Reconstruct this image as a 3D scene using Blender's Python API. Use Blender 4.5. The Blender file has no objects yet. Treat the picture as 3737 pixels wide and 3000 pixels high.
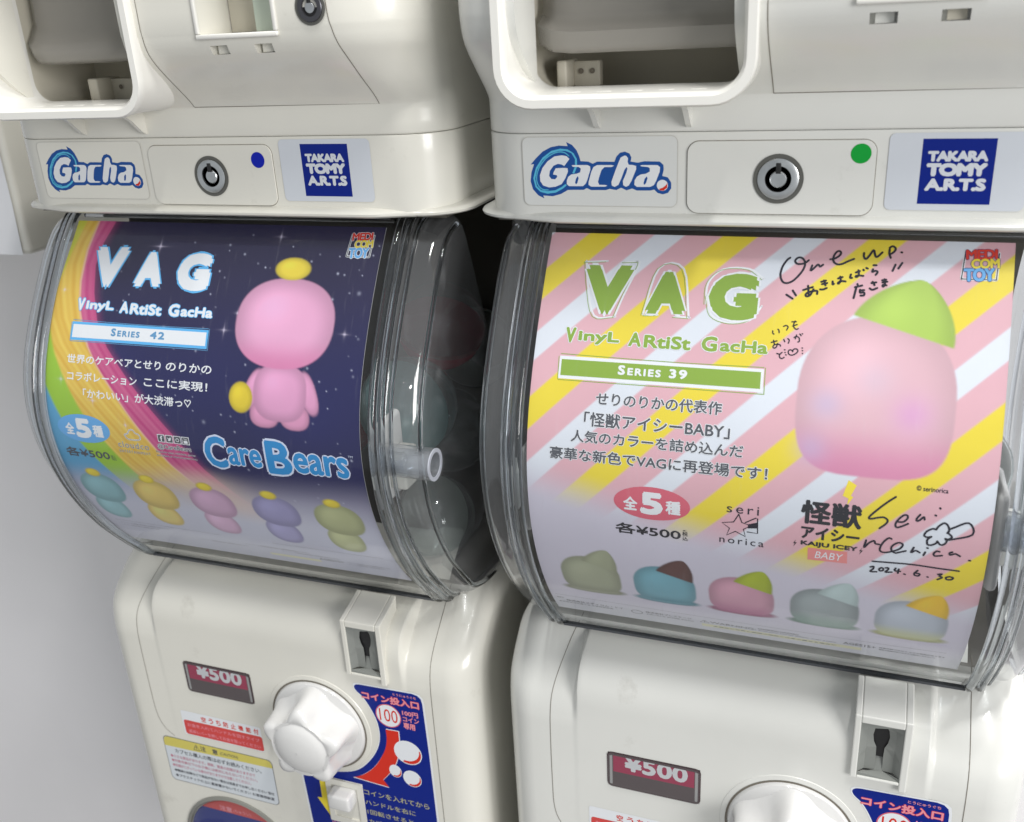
import bpy, bmesh, math, random
import numpy as np
from mathutils import Vector, Matrix
from mathutils.geometry import tessellate_polygon
random.seed(7)
SC = bpy.context.scene
COL = SC.collection
MM = 0.001

# ---------------------------------------------------------------- camera, world, lamps, exposure
cam_d = bpy.data.cameras.new('camera')
cam = bpy.data.objects.new('camera', cam_d); COL.objects.link(cam)
cam.matrix_world = Matrix(((0.93895445, -0.08377814, 0.33368512, 0.34315559),
                           (0.33991221, 0.37572059, -0.86214484, -0.44788305),
                           (-0.05314349, 0.92293839, 0.38126173, 0.18215433),
                           (0, 0, 0, 1)))
cam_d.lens = 33.9786; cam_d.sensor_width = 36; cam_d.sensor_fit = 'HORIZONTAL'
cam_d.clip_start = 0.01; cam_d.clip_end = 60
cam_d.dof.use_dof = True; cam_d.dof.focus_distance = 0.50; cam_d.dof.aperture_fstop = 14
SC.camera = cam
SC.view_settings.view_transform = 'Standard'; SC.view_settings.look = 'None'
SC.view_settings.exposure = -0.16; SC.view_settings.gamma = 1.0
SC.cycles.use_denoising = True
SC.cycles.max_bounces = 14; SC.cycles.transparent_max_bounces = 24
SC.cycles.transmission_bounces = 10; SC.cycles.glossy_bounces = 5
SC.cycles.caustics_reflective = False; SC.cycles.caustics_refractive = False
SC.cycles.sample_clamp_indirect = 4.0
W = bpy.data.worlds.new('World'); SC.world = W; W.use_nodes = True
bg = W.node_tree.nodes['Background']
bg.inputs[0].default_value = (0.93, 0.97, 1.0, 1); bg.inputs[1].default_value = 0.52

def lamp(name, loc, target, sx, sy, power, col):
    L = bpy.data.lights.new(name, 'AREA'); L.shape = 'RECTANGLE'; L.size = sx; L.size_y = sy
    L.energy = power; L.color = col
    o = bpy.data.objects.new(name, L); COL.objects.link(o); o.location = loc
    d = Vector(target) - Vector(loc)
    o.rotation_euler = d.to_track_quat('-Z', 'Y').to_euler()
    return o
# lamps of the shop: long thin ceiling tubes running away from the row of machines, plus an added fill panel at the right, no part of the shop
WHITE = (1.0, 0.985, 0.955)
for (x, y0, z0, sx, ln, pw) in ((0.85, -0.62, 2.0, .10, .6, 30), (0.10, -0.42, 2.0, .10, .5, 16), (2.2, -.60, 2.0, .10, .6, 14)):
    L = bpy.data.lights.new('ceiling_tube', 'AREA'); L.shape = 'RECTANGLE'
    L.size = sx; L.size_y = ln; L.energy = pw; L.color = WHITE
    o = bpy.data.objects.new('ceiling_tube', L); COL.objects.link(o)
    o.location = (x, y0, z0)
    d = Vector((0.1, .1, -.1)) - Vector((x, y0, z0)); o.rotation_euler = (0, math.atan2(-d.x, -d.z) * .5, 0)
lamp('wall_fill_light', (2.25, -1.50, .45), (-.45, .3, -.35), 1.0, 1.1, 48, (1.0, .985, .97))  # added soft panel out of view, brightens the wall; not a real window
# ---------------------------------------------------------------- materials
MATS = {}
def mat(name, col, rough=0.4, metal=0.0, spec=0.5, bump=0.0, bscale=900.0, var=0.0, vscale=12.0, coat=0.0, vcol=None, dirt=0.0):
    if name in MATS: return MATS[name]
    m = bpy.data.materials.new(name); m.use_nodes = True; nt = m.node_tree; N = nt.nodes; L = nt.links
    p = N['Principled BSDF']
    p.inputs['Base Color'].default_value = (*col, 1); p.inputs['Roughness'].default_value = rough
    p.inputs['Metallic'].default_value = metal; p.inputs['Specular IOR Level'].default_value = spec
    p.inputs['Coat Weight'].default_value = coat; p.inputs['Coat Roughness'].default_value = 0.08
    tc = N.new('ShaderNodeTexCoord')
    base = None
    if vcol:
        a = N.new('ShaderNodeVertexColor'); a.layer_name = vcol; base = a.outputs['Color']
    if var > 0:
        n = N.new('ShaderNodeTexNoise'); n.inputs['Scale'].default_value = vscale; n.inputs['Detail'].default_value = 5
        L.new(tc.outputs['Object'], n.inputs['Vector'])
        r = N.new('ShaderNodeMapRange'); r.inputs[1].default_value = .35; r.inputs[2].default_value = .65
        r.inputs[3].default_value = 1 - var; r.inputs[4].default_value = 1 + var * .4
        L.new(n.outputs['Fac'], r.inputs[0])
        mx = N.new('ShaderNodeMix'); mx.data_type = 'RGBA'; mx.blend_type = 'MULTIPLY'; mx.inputs[0].default_value = 1
        mx.inputs[6].default_value = (*col, 1)
        if base: L.new(base, mx.inputs[6])
        L.new(r.outputs[0], mx.inputs[7]); base = mx.outputs[2]
        # slightly uneven gloss
        r2 = N.new('ShaderNodeMapRange'); r2.inputs[3].default_value = rough * .8; r2.inputs[4].default_value = min(1, rough * 1.3)
        L.new(n.outputs['Fac'], r2.inputs[0]); L.new(r2.outputs[0], p.inputs['Roughness'])
    if dirt > 0:
        # scuffs: sparse short grey smudges
        n = N.new('ShaderNodeTexNoise'); n.inputs['Scale'].default_value = 23; n.inputs['Detail'].default_value = 8
        n.inputs['Roughness'].default_value = .75; L.new(tc.outputs['Object'], n.inputs['Vector'])
        r = N.new('ShaderNodeMapRange'); r.inputs[1].default_value = .60; r.inputs[2].default_value = .74
        r.inputs[3].default_value = 0; r.inputs[4].default_value = dirt; L.new(n.outputs['Fac'], r.inputs[0])
        mx = N.new('ShaderNodeMix'); mx.data_type = 'RGBA'; mx.inputs[6].default_value = (*col, 1)
        if base: L.new(base, mx.inputs[6])
        mx.inputs[7].default_value = (0.22, 0.19, 0.14, 1); L.new(r.outputs[0], mx.inputs[0]); base = mx.outputs[2]
    if base: L.new(base, p.inputs['Base Color'])
    if bump > 0:
        n = N.new('ShaderNodeTexNoise'); n.inputs['Scale'].default_value = bscale; n.inputs['Detail'].default_value = 3
        L.new(tc.outputs['Object'], n.inputs['Vector'])
        b = N.new('ShaderNodeBump'); b.inputs['Strength'].default_value = bump; b.inputs['Distance'].default_value = .0002
        L.new(n.outputs['Fac'], b.inputs['Height']); L.new(b.outputs[0], p.inputs['Normal'])
    MATS[name] = m; return m

def clear(name, tint=(1, 1, 1), rough=0.03, boost=1.0, haze=0.0, scratch=0.0):
    """thin clear plastic sheet: see-through, with a fresnel gloss and a little haze"""
    if name in MATS: return MATS[name]
    m = bpy.data.materials.new(name); m.use_nodes = True; nt = m.node_tree; N = nt.nodes; L = nt.links
    N.remove(N['Principled BSDF']); out = N['Material Output']
    t = N.new('ShaderNodeBsdfTransparent'); t.inputs[0].default_value = (*tint, 1)
    g = N.new('ShaderNodeBsdfGlossy'); g.inputs['Roughness'].default_value = rough
    f = N.new('ShaderNodeLayerWeight')
    pw = N.new('ShaderNodeMath'); pw.operation = 'POWER'; pw.inputs[1].default_value = 5.0
    L.new(f.outputs['Facing'], pw.inputs[0])
    mul = N.new('ShaderNodeMath'); mul.operation = 'MULTIPLY_ADD'; mul.use_clamp = True; mul.inputs[1].default_value = .85 * boost; mul.inputs[2].default_value = .06 * boost
    L.new(pw.outputs[0], mul.inputs[0])
    mx = N.new('ShaderNodeMixShader'); L.new(mul.outputs[0], mx.inputs[0]); L.new(t.outputs[0], mx.inputs[1]); L.new(g.outputs[0], mx.inputs[2])
    last = mx.outputs[0]
    tc = N.new('ShaderNodeTexCoord')
    if haze > 0 or scratch > 0:
        d = N.new('ShaderNodeBsdfDiffuse'); d.inputs[0].default_value = (.9, .92, .95, 1)
        m2 = N.new('ShaderNodeMixShader'); m2.inputs[0].default_value = haze
        if scratch > 0:
            mp = N.new('ShaderNodeMapping'); mp.inputs['Scale'].default_value = (140, 14, 14); mp.inputs['Rotation'].default_value = (.2, .5, .3)
            n = N.new('ShaderNodeTexNoise'); n.inputs['Scale'].default_value = 3; n.inputs['Detail'].default_value = 6
            L.new(tc.outputs['Object'], mp.inputs[0]); L.new(mp.outputs[0], n.inputs['Vector'])
            r = N.new('ShaderNodeMapRange'); r.inputs[1].default_value = .62; r.inputs[2].default_value = .75
            r.inputs[3].default_value = haze; r.inputs[4].default_value = haze + scratch
            L.new(n.outputs['Fac'], r.inputs[0]); L.new(r.outputs[0], m2.inputs[0])
        L.new(last, m2.inputs[1]); L.new(d.outputs[0], m2.inputs[2]); last = m2.outputs[0]
    L.new(last, out.inputs['Surface'])
    MATS[name] = m; return m

def glass(name, col=(1, 1, 1), rough=0.02, ior=1.49):
    if name in MATS: return MATS[name]
    m = bpy.data.materials.new(name); m.use_nodes = True; nt = m.node_tree
    p = nt.nodes['Principled BSDF']; p.inputs['Base Color'].default_value = (*col, 1)
    p.inputs['Transmission Weight'].default_value = 1; p.inputs['Roughness'].default_value = rough; p.inputs['IOR'].default_value = ior
    MATS[name] = m; return m

CREAM = mat('cream_plastic', (0.72, 0.705, 0.64), .24, var=.05, vscale=7, bump=.06, bscale=1500, dirt=.22, coat=.25)
IVORY = mat('ivory_plastic', (0.705, 0.705, 0.67), .24, var=.05, vscale=7, bump=.06, bscale=1500, dirt=.22, coat=.25)
WHITEP = mat('white_plastic', (0.68, 0.675, 0.665), .14, coat=.3, bump=.04, var=.02)
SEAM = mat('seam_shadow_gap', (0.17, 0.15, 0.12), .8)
CLEAR = clear('clear_cover_plastic', (.965, .975, .985), .06, .8, .010, .03)
CAPCLEAR = clear('clear_side_plastic', (.88, .90, .91), .07, 1.7, .06, .06)
RIB = glass('thick_clear_plastic', (.93, .96, 1.0), .03)
DARK = mat('inner_shade_dark', (0.075, 0.068, 0.054), .4, var=.2)  # dark tone stands in for the unlit inside of the drum
SLATE = mat('slate_edge_plastic', (.06, .065, .075), .25, coat=.3)
RECESS = mat('lock_recess_grey', (.10, .10, .09), .55)
METAL = mat('brushed_metal', (0.62, 0.64, 0.65), .28, metal=1.0, bump=.2, bscale=2500, var=.12, vscale=150)
METALD = mat('dark_metal', (0.10, 0.10, 0.11), .35, metal=.8)
BLACK = mat('black_plastic', (0.012, 0.012, 0.013), .4)
def ink(name, col, rough=.4): return mat(name, col, rough, spec=.22)
I_BLACK = ink('ink_black', (.018, .018, .024)); I_WHITE = ink('ink_white', (.74, .76, .79)); I_GREEN = ink('ink_green', (.235, .37, .05))
I_NAVY = ink('ink_blue', (.001, .014, .21)); I_RED = ink('ink_red', (.62, .03, .015)); I_SKY = ink('ink_sky', (.02, .25, .58))
I_CYAN = ink('ink_cyan', (.10, .47, .68)); I_YEL = ink('ink_yellow', (.82, .66, .05)); I_ROSE = ink('ink_rose', (.62, .12, .17))
I_GREY = ink('ink_grey', (.20, .20, .22)); I_DGREY = ink('ink_dark_grey', (.08, .085, .10)); I_MBLUE = ink('ink_mid_blue', (.13, .38, .72))
I_GLOW = ink('ink_glow_blue', (.10, .42, .78)); I_SERIES = ink('ink_series_blue', (.10, .28, .50)); I_PINK = ink('ink_pink', (.72, .25, .24))
I_PINKT = ink('ink_pink_text', (.75, .28, .33)); I_PALE = ink('ink_pale_yellow', (.72, .70, .50)); I_MARK = ink('marker_ink', (.012, .010, .022), .25)
I_LILAC = ink('ink_pale_lilac', (.62, .68, .84))

# ---------------------------------------------------------------- objects
def empty(name, loc=(0, 0, 0), label=None, cat=None, group=None):
    o = bpy.data.objects.new(name, None); COL.objects.link(o); o.location = loc; o.empty_display_size = .02
    if label: o['label'] = label
    if cat: o['category'] = cat
    if group: o['group'] = group
    return o
def mk(name, V, F, m, parent=None, smooth=False, label=None, off=None, angle=None):
    me = bpy.data.meshes.new(name); me.from_pydata([tuple(v) for v in V], [], [tuple(f) for f in F]); me.update()
    if m: me.materials.append(m)
    if smooth:
        me.polygons.foreach_set('use_smooth', [True] * len(me.polygons))
        if angle is not None:
            try: me.set_sharp_from_angle(angle=math.radians(angle))
            except Exception: pass
    o = bpy.data.objects.new(name, me); COL.objects.link(o)
    if parent: o.parent = parent
    if label: o['label'] = label
    return o
def fixn(o):
    bm = bmesh.new(); bm.from_mesh(o.data); bmesh.ops.remove_doubles(bm, verts=bm.verts, dist=1e-6)
    bmesh.ops.recalc_face_normals(bm, faces=bm.faces); bm.to_mesh(o.data); bm.free(); return o
def catm(P, n=6, closed=False):
    P = [np.array(p, float) for p in P]
    Q = ([P[-1]] + P + [P[0], P[1]]) if closed else ([2 * P[0] - P[1]] + P + [2 * P[-1] - P[-2]])
    o = []
    for i in range(1, len(Q) - 2):
        a, b, c, d = Q[i - 1:i + 3]
        for k in range(n):
            t = k / n; o.append(.5 * ((2 * b) + (c - a) * t + (2 * a - 5 * b + 4 * c - d) * t * t + (3 * b - a - 3 * c + d) * t ** 3))
    if not closed: o.append(P[-1])
    return np.array(o)
def rbox(name, x0, x1, y0, y1, z0, z1, m, parent, r=.0008, seg=2, label=None):
    bm = bmesh.new(); bmesh.ops.create_cube(bm, size=1)
    for v in bm.verts:
        v.co = ((x0 + x1) / 2 + v.co.x * (x1 - x0), (y0 + y1) / 2 + v.co.y * (y1 - y0), (z0 + z1) / 2 + v.co.z * (z1 - z0))
    if r > 0: bmesh.ops.bevel(bm, geom=bm.edges[:], offset=r, segments=seg, affect='EDGES', profile=.5)
    me = bpy.data.meshes.new(name); bm.to_mesh(me); bm.free(); me.materials.append(m)
    me.polygons.foreach_set('use_smooth', [True] * len(me.polygons))
    try: me.set_sharp_from_angle(angle=math.radians(50))
    except Exception: pass
    o = bpy.data.objects.new(name, me); COL.objects.link(o); o.parent = parent
    if label: o['label'] = label
    return o
def frame_pts(path):
    P = [Vector(p) for p in path]; T = []
    for i in range(len(P)):
        a = P[max(0, i - 1)]; b = P[min(len(P) - 1, i + 1)]; T.append((b - a).normalized())
    return P, T
def sweep(name, path, sec, m, parent, up=(1, 0, 0), smooth=True, cap=True, label=None, closed=False):
    """sweep a 2D section (a along 'up', b along tangent x up) along a path"""
    P, T = frame_pts(path); n = len(sec); V = []; F = []
    U = Vector(up)
    for p, t in zip(P, T):
        u = (U - t * U.dot(t)).normalized(); w = t.cross(u).normalized()
        for a, b in sec: V.append(p + u * a + w * b)
    for i in range(len(P) - 1):
        for j in range(n):
            k = (j + 1) % n; F.append((i * n + j, i * n + k, (i + 1) * n + k, (i + 1) * n + j))
    if cap and not closed:
        F.append(tuple(range(n))[::-1]); F.append(tuple(range((len(P) - 1) * n, len(P) * n)))
    return fixn(mk(name, V, F, m, parent, smooth, label, angle=45))
def circ(r, n=12, ry=None): 
    ry = ry or r
    return [(r * math.cos(2 * math.pi * k / n), ry * math.sin(2 * math.pi * k / n)) for k in range(n)]
def rrect(x0, x1, z0, z1, r, n=5):
    P = []
    for cx, cz, a0 in ((x1 - r, z1 - r, 0), (x0 + r, z1 - r, 90), (x0 + r, z0 + r, 180), (x1 - r, z0 + r, 270)):
        for k in range(n + 1):
            a = math.radians(a0 + 90 * k / n); P.append((cx + r * math.cos(a), cz + r * math.sin(a)))
    return P
def ell(cx, cz, rx, rz, n=40, a0=0, a1=360):
    return [(cx + rx * math.cos(math.radians(a0 + (a1 - a0) * k / n)), cz + rz * math.sin(math.radians(a0 + (a1 - a0) * k / n))) for k in range(n if a1 - a0 >= 360 else n + 1)]

# mappings from a flat drawing (millimetres) to a surface; h = height above it in mm
def flatmap(y):
    return lambda u, v, h: (u * MM, y - h * MM, v * MM)
def apply_map(V2, M, h): return [M(a, b, h) for a, b in V2]
def cutgrid(bm, step):
    """slice a flat mesh into rows so it can follow a curved surface"""
    ys = [v.co.y for v in bm.verts]
    if not ys: return
    y = math.floor(min(ys) / step) * step + step
    while y < max(ys):
        bmesh.ops.bisect_plane(bm, geom=bm.verts[:] + bm.edges[:] + bm.faces[:], plane_co=(0, y, 0), plane_no=(0, 1, 0), dist=1e-5); y += step
def finish(name, bm, M, h, m, parent, step=None, label=None):
    if step: cutgrid(bm, step)
    for v in bm.verts: v.co = Vector(M(v.co.x, v.co.y, h))
    me = bpy.data.meshes.new(name); bm.to_mesh(me); bm.free(); me.materials.append(m)
    o = bpy.data.objects.new(name, me); COL.objects.link(o); o.parent = parent
    if label: o['label'] = label
    return o
def poly(name, P, M, h, m, parent, step=None, label=None, more=()):
    bm = bmesh.new()
    for Q in (P, *more):
        vs = [bm.verts.new((a, b, 0)) for a, b in Q]
        for t in tessellate_polygon([[Vector((a, b, 0)) for a, b in Q]]):
            try: bm.faces.new([vs[i] for i in t])
            except ValueError: pass
    return finish(name, bm, M, h, m, parent, step, label)
def strokes(name, SS, w, M, h, m, parent, step=None, label=None, smooth=4):
    bm = bmesh.new()
    for S in SS:
        P = catm(S, smooth) if (smooth > 1 and len(S) > 2) else np.array(S, float)
        n = len(P); L_ = []; R_ = []
        for i in range(n):
            a = P[max(0, i - 1)]; b = P[min(n - 1, i + 1)]; d = b - a; d = d / (np.linalg.norm(d) + 1e-9); nn = np.array([-d[1], d[0]])
            p = P[i]
            L_.append(bm.verts.new((*(p + nn * w / 2), 0))); R_.append(bm.verts.new((*(p - nn * w / 2), 0)))
        for i in range(n - 1): bm.faces.new((L_[i], L_[i + 1], R_[i + 1], R_[i]))
        for e, s in ((0, -1), (n - 1, 1)):
            p = P[e]; vs = [bm.verts.new((p[0] + w / 2 * math.cos(k * math.pi / 4), p[1] + w / 2 * math.sin(k * math.pi / 4), 0)) for k in range(8)]
            bm.faces.new(vs)
    return finish(name, bm, M, h, m, parent, step, label)
TXT = {}
def textbm(s, space=1.0, shear=0.0):
    key = (s, space, shear)
    if key not in TXT:
        cu = bpy.data.curves.new('t', 'FONT'); cu.body = s; cu.size = 1; cu.space_character = space; cu.shear = shear
        cu.resolution_u = 3
        o = bpy.data.objects.new('t', cu); COL.objects.link(o)
        me = bpy.data.meshes.new_from_object(o.evaluated_get(bpy.context.evaluated_depsgraph_get()))
        co = np.array([v.co[:2] for v in me.vertices]); F = [tuple(p.vertices) for p in me.polygons]
        bpy.data.objects.remove(o); bpy.data.curves.remove(cu); bpy.data.meshes.remove(me)
        TXT[key] = (co, F)
    return TXT[key]
def text(name, s, u0, u1, vtop, vbot, M, h, m, parent, bold=.0, step=None, outline=None, ow=.03, space=1.0, shear=0.0, rot=0.0, label=None, lean=0.0):
    """lettering stretched to the box (u0..u1, vtop..vbot); weight is added by stacking slightly shifted layers of the glyphs"""
    co, F = textbm(s, space, shear)
    lo = co.min(0); hi = co.max(0)
    hgt = abs(vtop - vbot)
    def build(nm, bd, hh, mm_, k):
        # bd: stroke growth as a fraction of the letter height
        d = bd * hgt * 1.25
        ins = min(bold * hgt * 1.25, .3 * abs(u1 - u0), .3 * hgt)
        su = 1 if u1 > u0 else -1; sv = 1 if vbot > vtop else -1
        U0, U1, VT, VB = u0 + su * ins, u1 - su * ins, vtop + sv * ins, vbot - sv * ins
        bm = bmesh.new(); layers = [(0, 0)] if d < 1e-4 else [(d * math.cos(2 * math.pi * i / k), d * math.sin(2 * math.pi * i / k)) for i in range(k)] + ([(0, 0)] if d > .35 else [])
        c = (co - lo) / (hi - lo)
        for li, (du, dv) in enumerate(layers):
            pts = []
            for a, b in c:
                U = U0 + (U1 - U0) * a + du; V = VB + (VT - VB) * b + dv
                if lean: V += lean * (a - .5)
                if rot:
                    cx, cy = (u0 + u1) / 2, (vtop + vbot) / 2; r = math.radians(rot)
                    U, V = cx + (U - cx) * math.cos(r) - (V - cy) * math.sin(r), cy + (U - cx) * math.sin(r) + (V - cy) * math.cos(r)
                pts.append(bm.verts.new((U, V, li * .0025)))
            for f in F:
                try: bm.faces.new([pts[i] for i in f])
                except ValueError: pass
        if step: cutgrid(bm, step)
        for v in bm.verts: v.co = Vector(M(v.co.x, v.co.y, hh + v.co.z))
        me = bpy.data.meshes.new(nm); bm.to_mesh(me); bm.free(); me.materials.append(mm_)
        o = bpy.data.objects.new(nm, me); COL.objects.link(o); o.parent = parent
        if label: o['label'] = label
        return o
    if outline: build(name + '_outline', bold + ow, h - .035, outline, 8)
    return build(name, bold, h, m, 6 if bold > .03 else 4)
# ---------------------------------------------------------------- shared profiles (metres, y = depth, z = up)
PP = [(.0085,.080),(-.0017,.0675),(-.011,.0535),(-.0205,.0395),(-.0285,.026),(-.0355,.0125),(-.041,.0),(-.045,-.013),(-.0468,-.027),(-.0465,-.042),(-.0445,-.059),(-.0395,-.074),(-.032,-.091),(-.0235,-.107),(-.012,-.1235),(-.002,-.1345)]
pp = np.array(PP)
for _ in range(2): pp[1:-1] = (pp[:-2] + 2 * pp[1:-1] + pp[2:]) / 4
CP = catm(pp, 6); CS = np.concatenate([[0], np.cumsum(np.linalg.norm(np.diff(CP, axis=0), axis=1))])
CT = np.gradient(CP, axis=0); CT /= np.linalg.norm(CT, axis=1)[:, None]; CN = np.stack([CT[:, 1], -CT[:, 0]], 1)   # outward normal
def poster_map(u, v, h):
    s = v * MM
    y = np.interp(s, CS, CP[:, 0]); z = np.interp(s, CS, CP[:, 1]); ny = np.interp(s, CS, CN[:, 0]); nz = np.interp(s, CS, CN[:, 1])
    ex = max(0, s - CS[-1])
    return (u * MM, y + ny * h * MM + CT[-1][0] * ex, z + nz * h * MM + CT[-1][1] * ex)
# cover profile: just outside the card, then round under the drum and up its back
COVP = [(.030,.089),(.0115,.0835)] + [tuple(CP[i] + CN[i] * .0022) for i in range(5, len(CP) - 4, 6)] + [(.0015,-.142),(.0130,-.1530),(.0336,-.1600),(.060,-.1640),(.087,-.1625),(.118,-.150),(.150,-.122),(.172,-.080),(.180,-.035),(.172,.020),(.150,.060),(.120,.086)]
COV = catm(COVP, 5)
FRONT = [p for p in COV if p[1] < .0885 and True]
ibot = int(np.argmin(np.hypot(COV[:, 0] - .0130, COV[:, 1] + .1530)))
COVF = COV[:ibot + 1]
def sdrum(f, c=(.078, -.035)): return [(c[0] + (p[0] - c[0]) * f, c[1] + (p[1] - c[1]) * f) for p in COV]

BODYP = [(-.128,.056),(-.140,.038),(-.150,.026),(-.156,.0172),(-.162,.0095),(-.168,.0018),(-.174,-.0055),(-.179,-.0105),(-.184,-.0140),(-.190,-.0160),(-.198,-.0172),(-.210,-.0176),(-.30,-.0178),(-.60,-.0178)]
BULGEP = [(-.128,.050),(-.140,.038),(-.150,.0260),(-.1560,.0150),(-.1580,.0070),(-.1612,-.0030),(-.166,-.0112),(-.173,-.0158),(-.182,-.0177),(-.195,-.0179),(-.21,-.0179),(-.30,-.0179),(-.60,-.0179)]
def interp_prof(P):
    A = catm(sorted(P), 6); A = A[np.argsort(A[:, 0])]; return lambda z: float(np.interp(z, A[:, 0], A[:, 1]))
yb_flank = interp_prof(BODYP); yb_bulge = interp_prof(BULGEP)
def smooth(a, b, x):
    t = min(1, max(0, (x - a) / (b - a))); return t * t * (3 - 2 * t)
HWB, RB = .1400, .019
def y_low(x, z):
    """front surface of the lower body"""
    f = yb_flank(z); b = yb_bulge(z); w = smooth(.0965, .0925, abs(x))
    y = f + (b - f) * w
    e = abs(x) - (HWB - RB)
    if e > 0: y += RB - math.sqrt(max(0, RB * RB - min(e, RB) ** 2))
    return y
UPP = [(.1285,.0000),(.1415,.0000),(.1445,-.0008),(.150,-.0060),(.158,-.0150),(.165,-.0225),(.1705,-.0272),(.1745,-.0292),(.180,-.0304),(.190,-.0310),(.260,-.0312)]
yu = interp_prof(UPP)
def hw_up(z): return .1400 + .003 * smooth(.15, .19, z)
def r_up(z): return .026 + .018 * smooth(.1435, .17, z)
def y_up(x, z):
    y = yu(z); r = r_up(z); e = abs(x) - (hw_up(z) - r)
    if e > 0: y += r - math.sqrt(max(0, r * r - min(e, r) ** 2))
    return y
# ---------------------------------------------------------------- generic shell builders
def outline(yf, hw, r, yb, n=10):
    """plan outline, front corners rounded; starts at back left and runs round the front to back right"""
    P = [(-hw, yb), (-hw, (yb + yf + r) / 2)]
    for k in range(n + 1):
        a = math.pi / 2 * k / n; P.append((-hw + r - r * math.cos(a), yf + r - r * math.sin(a)))
    P += [(x, yf) for x in (-.75 * (hw - r), -.5 * (hw - r), -.25 * (hw - r), 0, .25 * (hw - r), .5 * (hw - r), .75 * (hw - r))]
    for k in range(n + 1):
        a = math.pi / 2 * (1 - k / n); P.append((hw - r + r * math.cos(a), yf + r - r * math.sin(a)))
    P += [(hw, (yb + yf + r) / 2), (hw, yb)]
    return P
def loft(name, rows, m, parent, cap0=True, cap1=True, skip=None, label=None, back=True):
    V = []; F = []; n = len(rows[0][1])
    for z, P in rows: V += [(x, y, z) for x, y in P]
    for i in range(len(rows) - 1):
        for j in range(n if back else n - 1):
            k = (j + 1) % n; q = (i * n + j, i * n + k, (i + 1) * n + k, (i + 1) * n + j)
            if skip:
                c = [sum(V[t][a] for t in q) / 4 for a in range(3)]
                if skip(c): continue
            F.append(q)
    if cap0: F.append(tuple(range(n)))
    if cap1: F.append(tuple(range((len(rows) - 1) * n, len(rows) * n))[::-1])
    return fixn(mk(name, V, F, m, parent, True, label, angle=40))
def field(name, xs, zs, yf, holes, m, parent, label=None):
    """front sheet y = yf(x, z) over a grid; each hole (x0,x1,z0,z1,depth,open) gets side walls and a back"""
    xs = sorted(set([round(x, 6) for x in xs] + [round(h[i], 6) for h in holes for i in (0, 1)]))
    zs = sorted(set([round(z, 6) for z in zs] + [round(h[i], 6) for h in holes for i in (2, 3)]))
    ix = {}; V = []; F = []
    def vid(i, j):
        if (i, j) not in ix: ix[(i, j)] = len(V); V.append((xs[i], yf(xs[i], zs[j]), zs[j]))
        return ix[(i, j)]
    def inh(x, z): return any(h[0] < x < h[1] and h[2] < z < h[3] for h in holes)
    for i in range(len(xs) - 1):
        for j in range(len(zs) - 1):
            if inh((xs[i] + xs[i + 1]) / 2, (zs[j] + zs[j + 1]) / 2): continue
            F.append((vid(i, j), vid(i + 1, j), vid(i + 1, j + 1), vid(i, j + 1)))
    for x0, x1, z0, z1, d, back in holes:
        X = [x for x in xs if x0 - 1e-7 <= x <= x1 + 1e-7]; Z = [z for z in zs if z0 - 1e-7 <= z <= z1 + 1e-7]
        loop = [(x, Z[0]) for x in X[:-1]] + [(X[-1], z) for z in Z[:-1]] + [(x, Z[-1]) for x in X[::-1][:-1]] + [(X[0], z) for z in Z[::-1][:-1]]
        yb = max(yf(x, z) for x, z in loop) + d
        s = len(V); n = len(loop)
        V += [(x, yf(x, z), z) for x, z in loop]; V += [(x, yb, z) for x, z in loop]
        F += [(s + k, s + (k + 1) % n, s + n + (k + 1) % n, s + n + k) for k in range(n)]
        if back: F.append(tuple(range(s + n, s + 2 * n)))
    return mk(name, V, F, m, parent, True, label, angle=35)
def rng(a, b, st): return list(np.arange(a, b + st * .5, st))
def ribbon(name, path, w, yf, m, parent, h=.00022, label=None):
    """thin seam strip lying on the surface y = yf(x, z); path in (x, z) metres"""
    P = catm(path, 8) if len(path) > 2 else np.array([np.array(path[0]) + (np.array(path[1]) - np.array(path[0])) * t for t in np.linspace(0, 1, 40)])
    V = []; F = []
    for i in range(len(P)):
        a = P[max(0, i - 1)]; b = P[min(len(P) - 1, i + 1)]; d = (b - a) / (np.linalg.norm(b - a) + 1e-12); nn = np.array([-d[1], d[0]])
        for s in (-1, 1):
            q = P[i] + nn * w / 2 * s; V.append((q[0], yf(q[0], q[1]) - h, q[1]))
        if i: F.append((2 * i - 2, 2 * i - 1, 2 * i + 1, 2 * i))
    return mk(name, V, F, m, parent, True, label)
def lathe(name, prof, c, m, parent, n=48, axis='y', smooth=True, label=None, angle=40):
    """prof: (radius, depth) pairs; depth runs towards the viewer (-y) for axis y, along +x for axis x"""
    V = []; F = []; k = len(prof)
    for i in range(n):
        a = 2 * math.pi * i / n
        for r, d in prof:
            if axis == 'y': V.append((c[0] + r * math.cos(a), c[1] - d, c[2] + r * math.sin(a)))
            elif axis == 'x': V.append((c[0] + d, c[1] + r * math.cos(a), c[2] + r * math.sin(a)))
            else: V.append((c[0] + r * math.cos(a), c[1] + r * math.sin(a), c[2] + d))
    for i in range(n):
        for j in range(k - 1):
            p = ((i + 1) % n) * k; F.append((i * k + j, i * k + j + 1, p + j + 1, p + j))
    return fixn(mk(name, V, F, m, parent, smooth, label, angle=angle))

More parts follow.
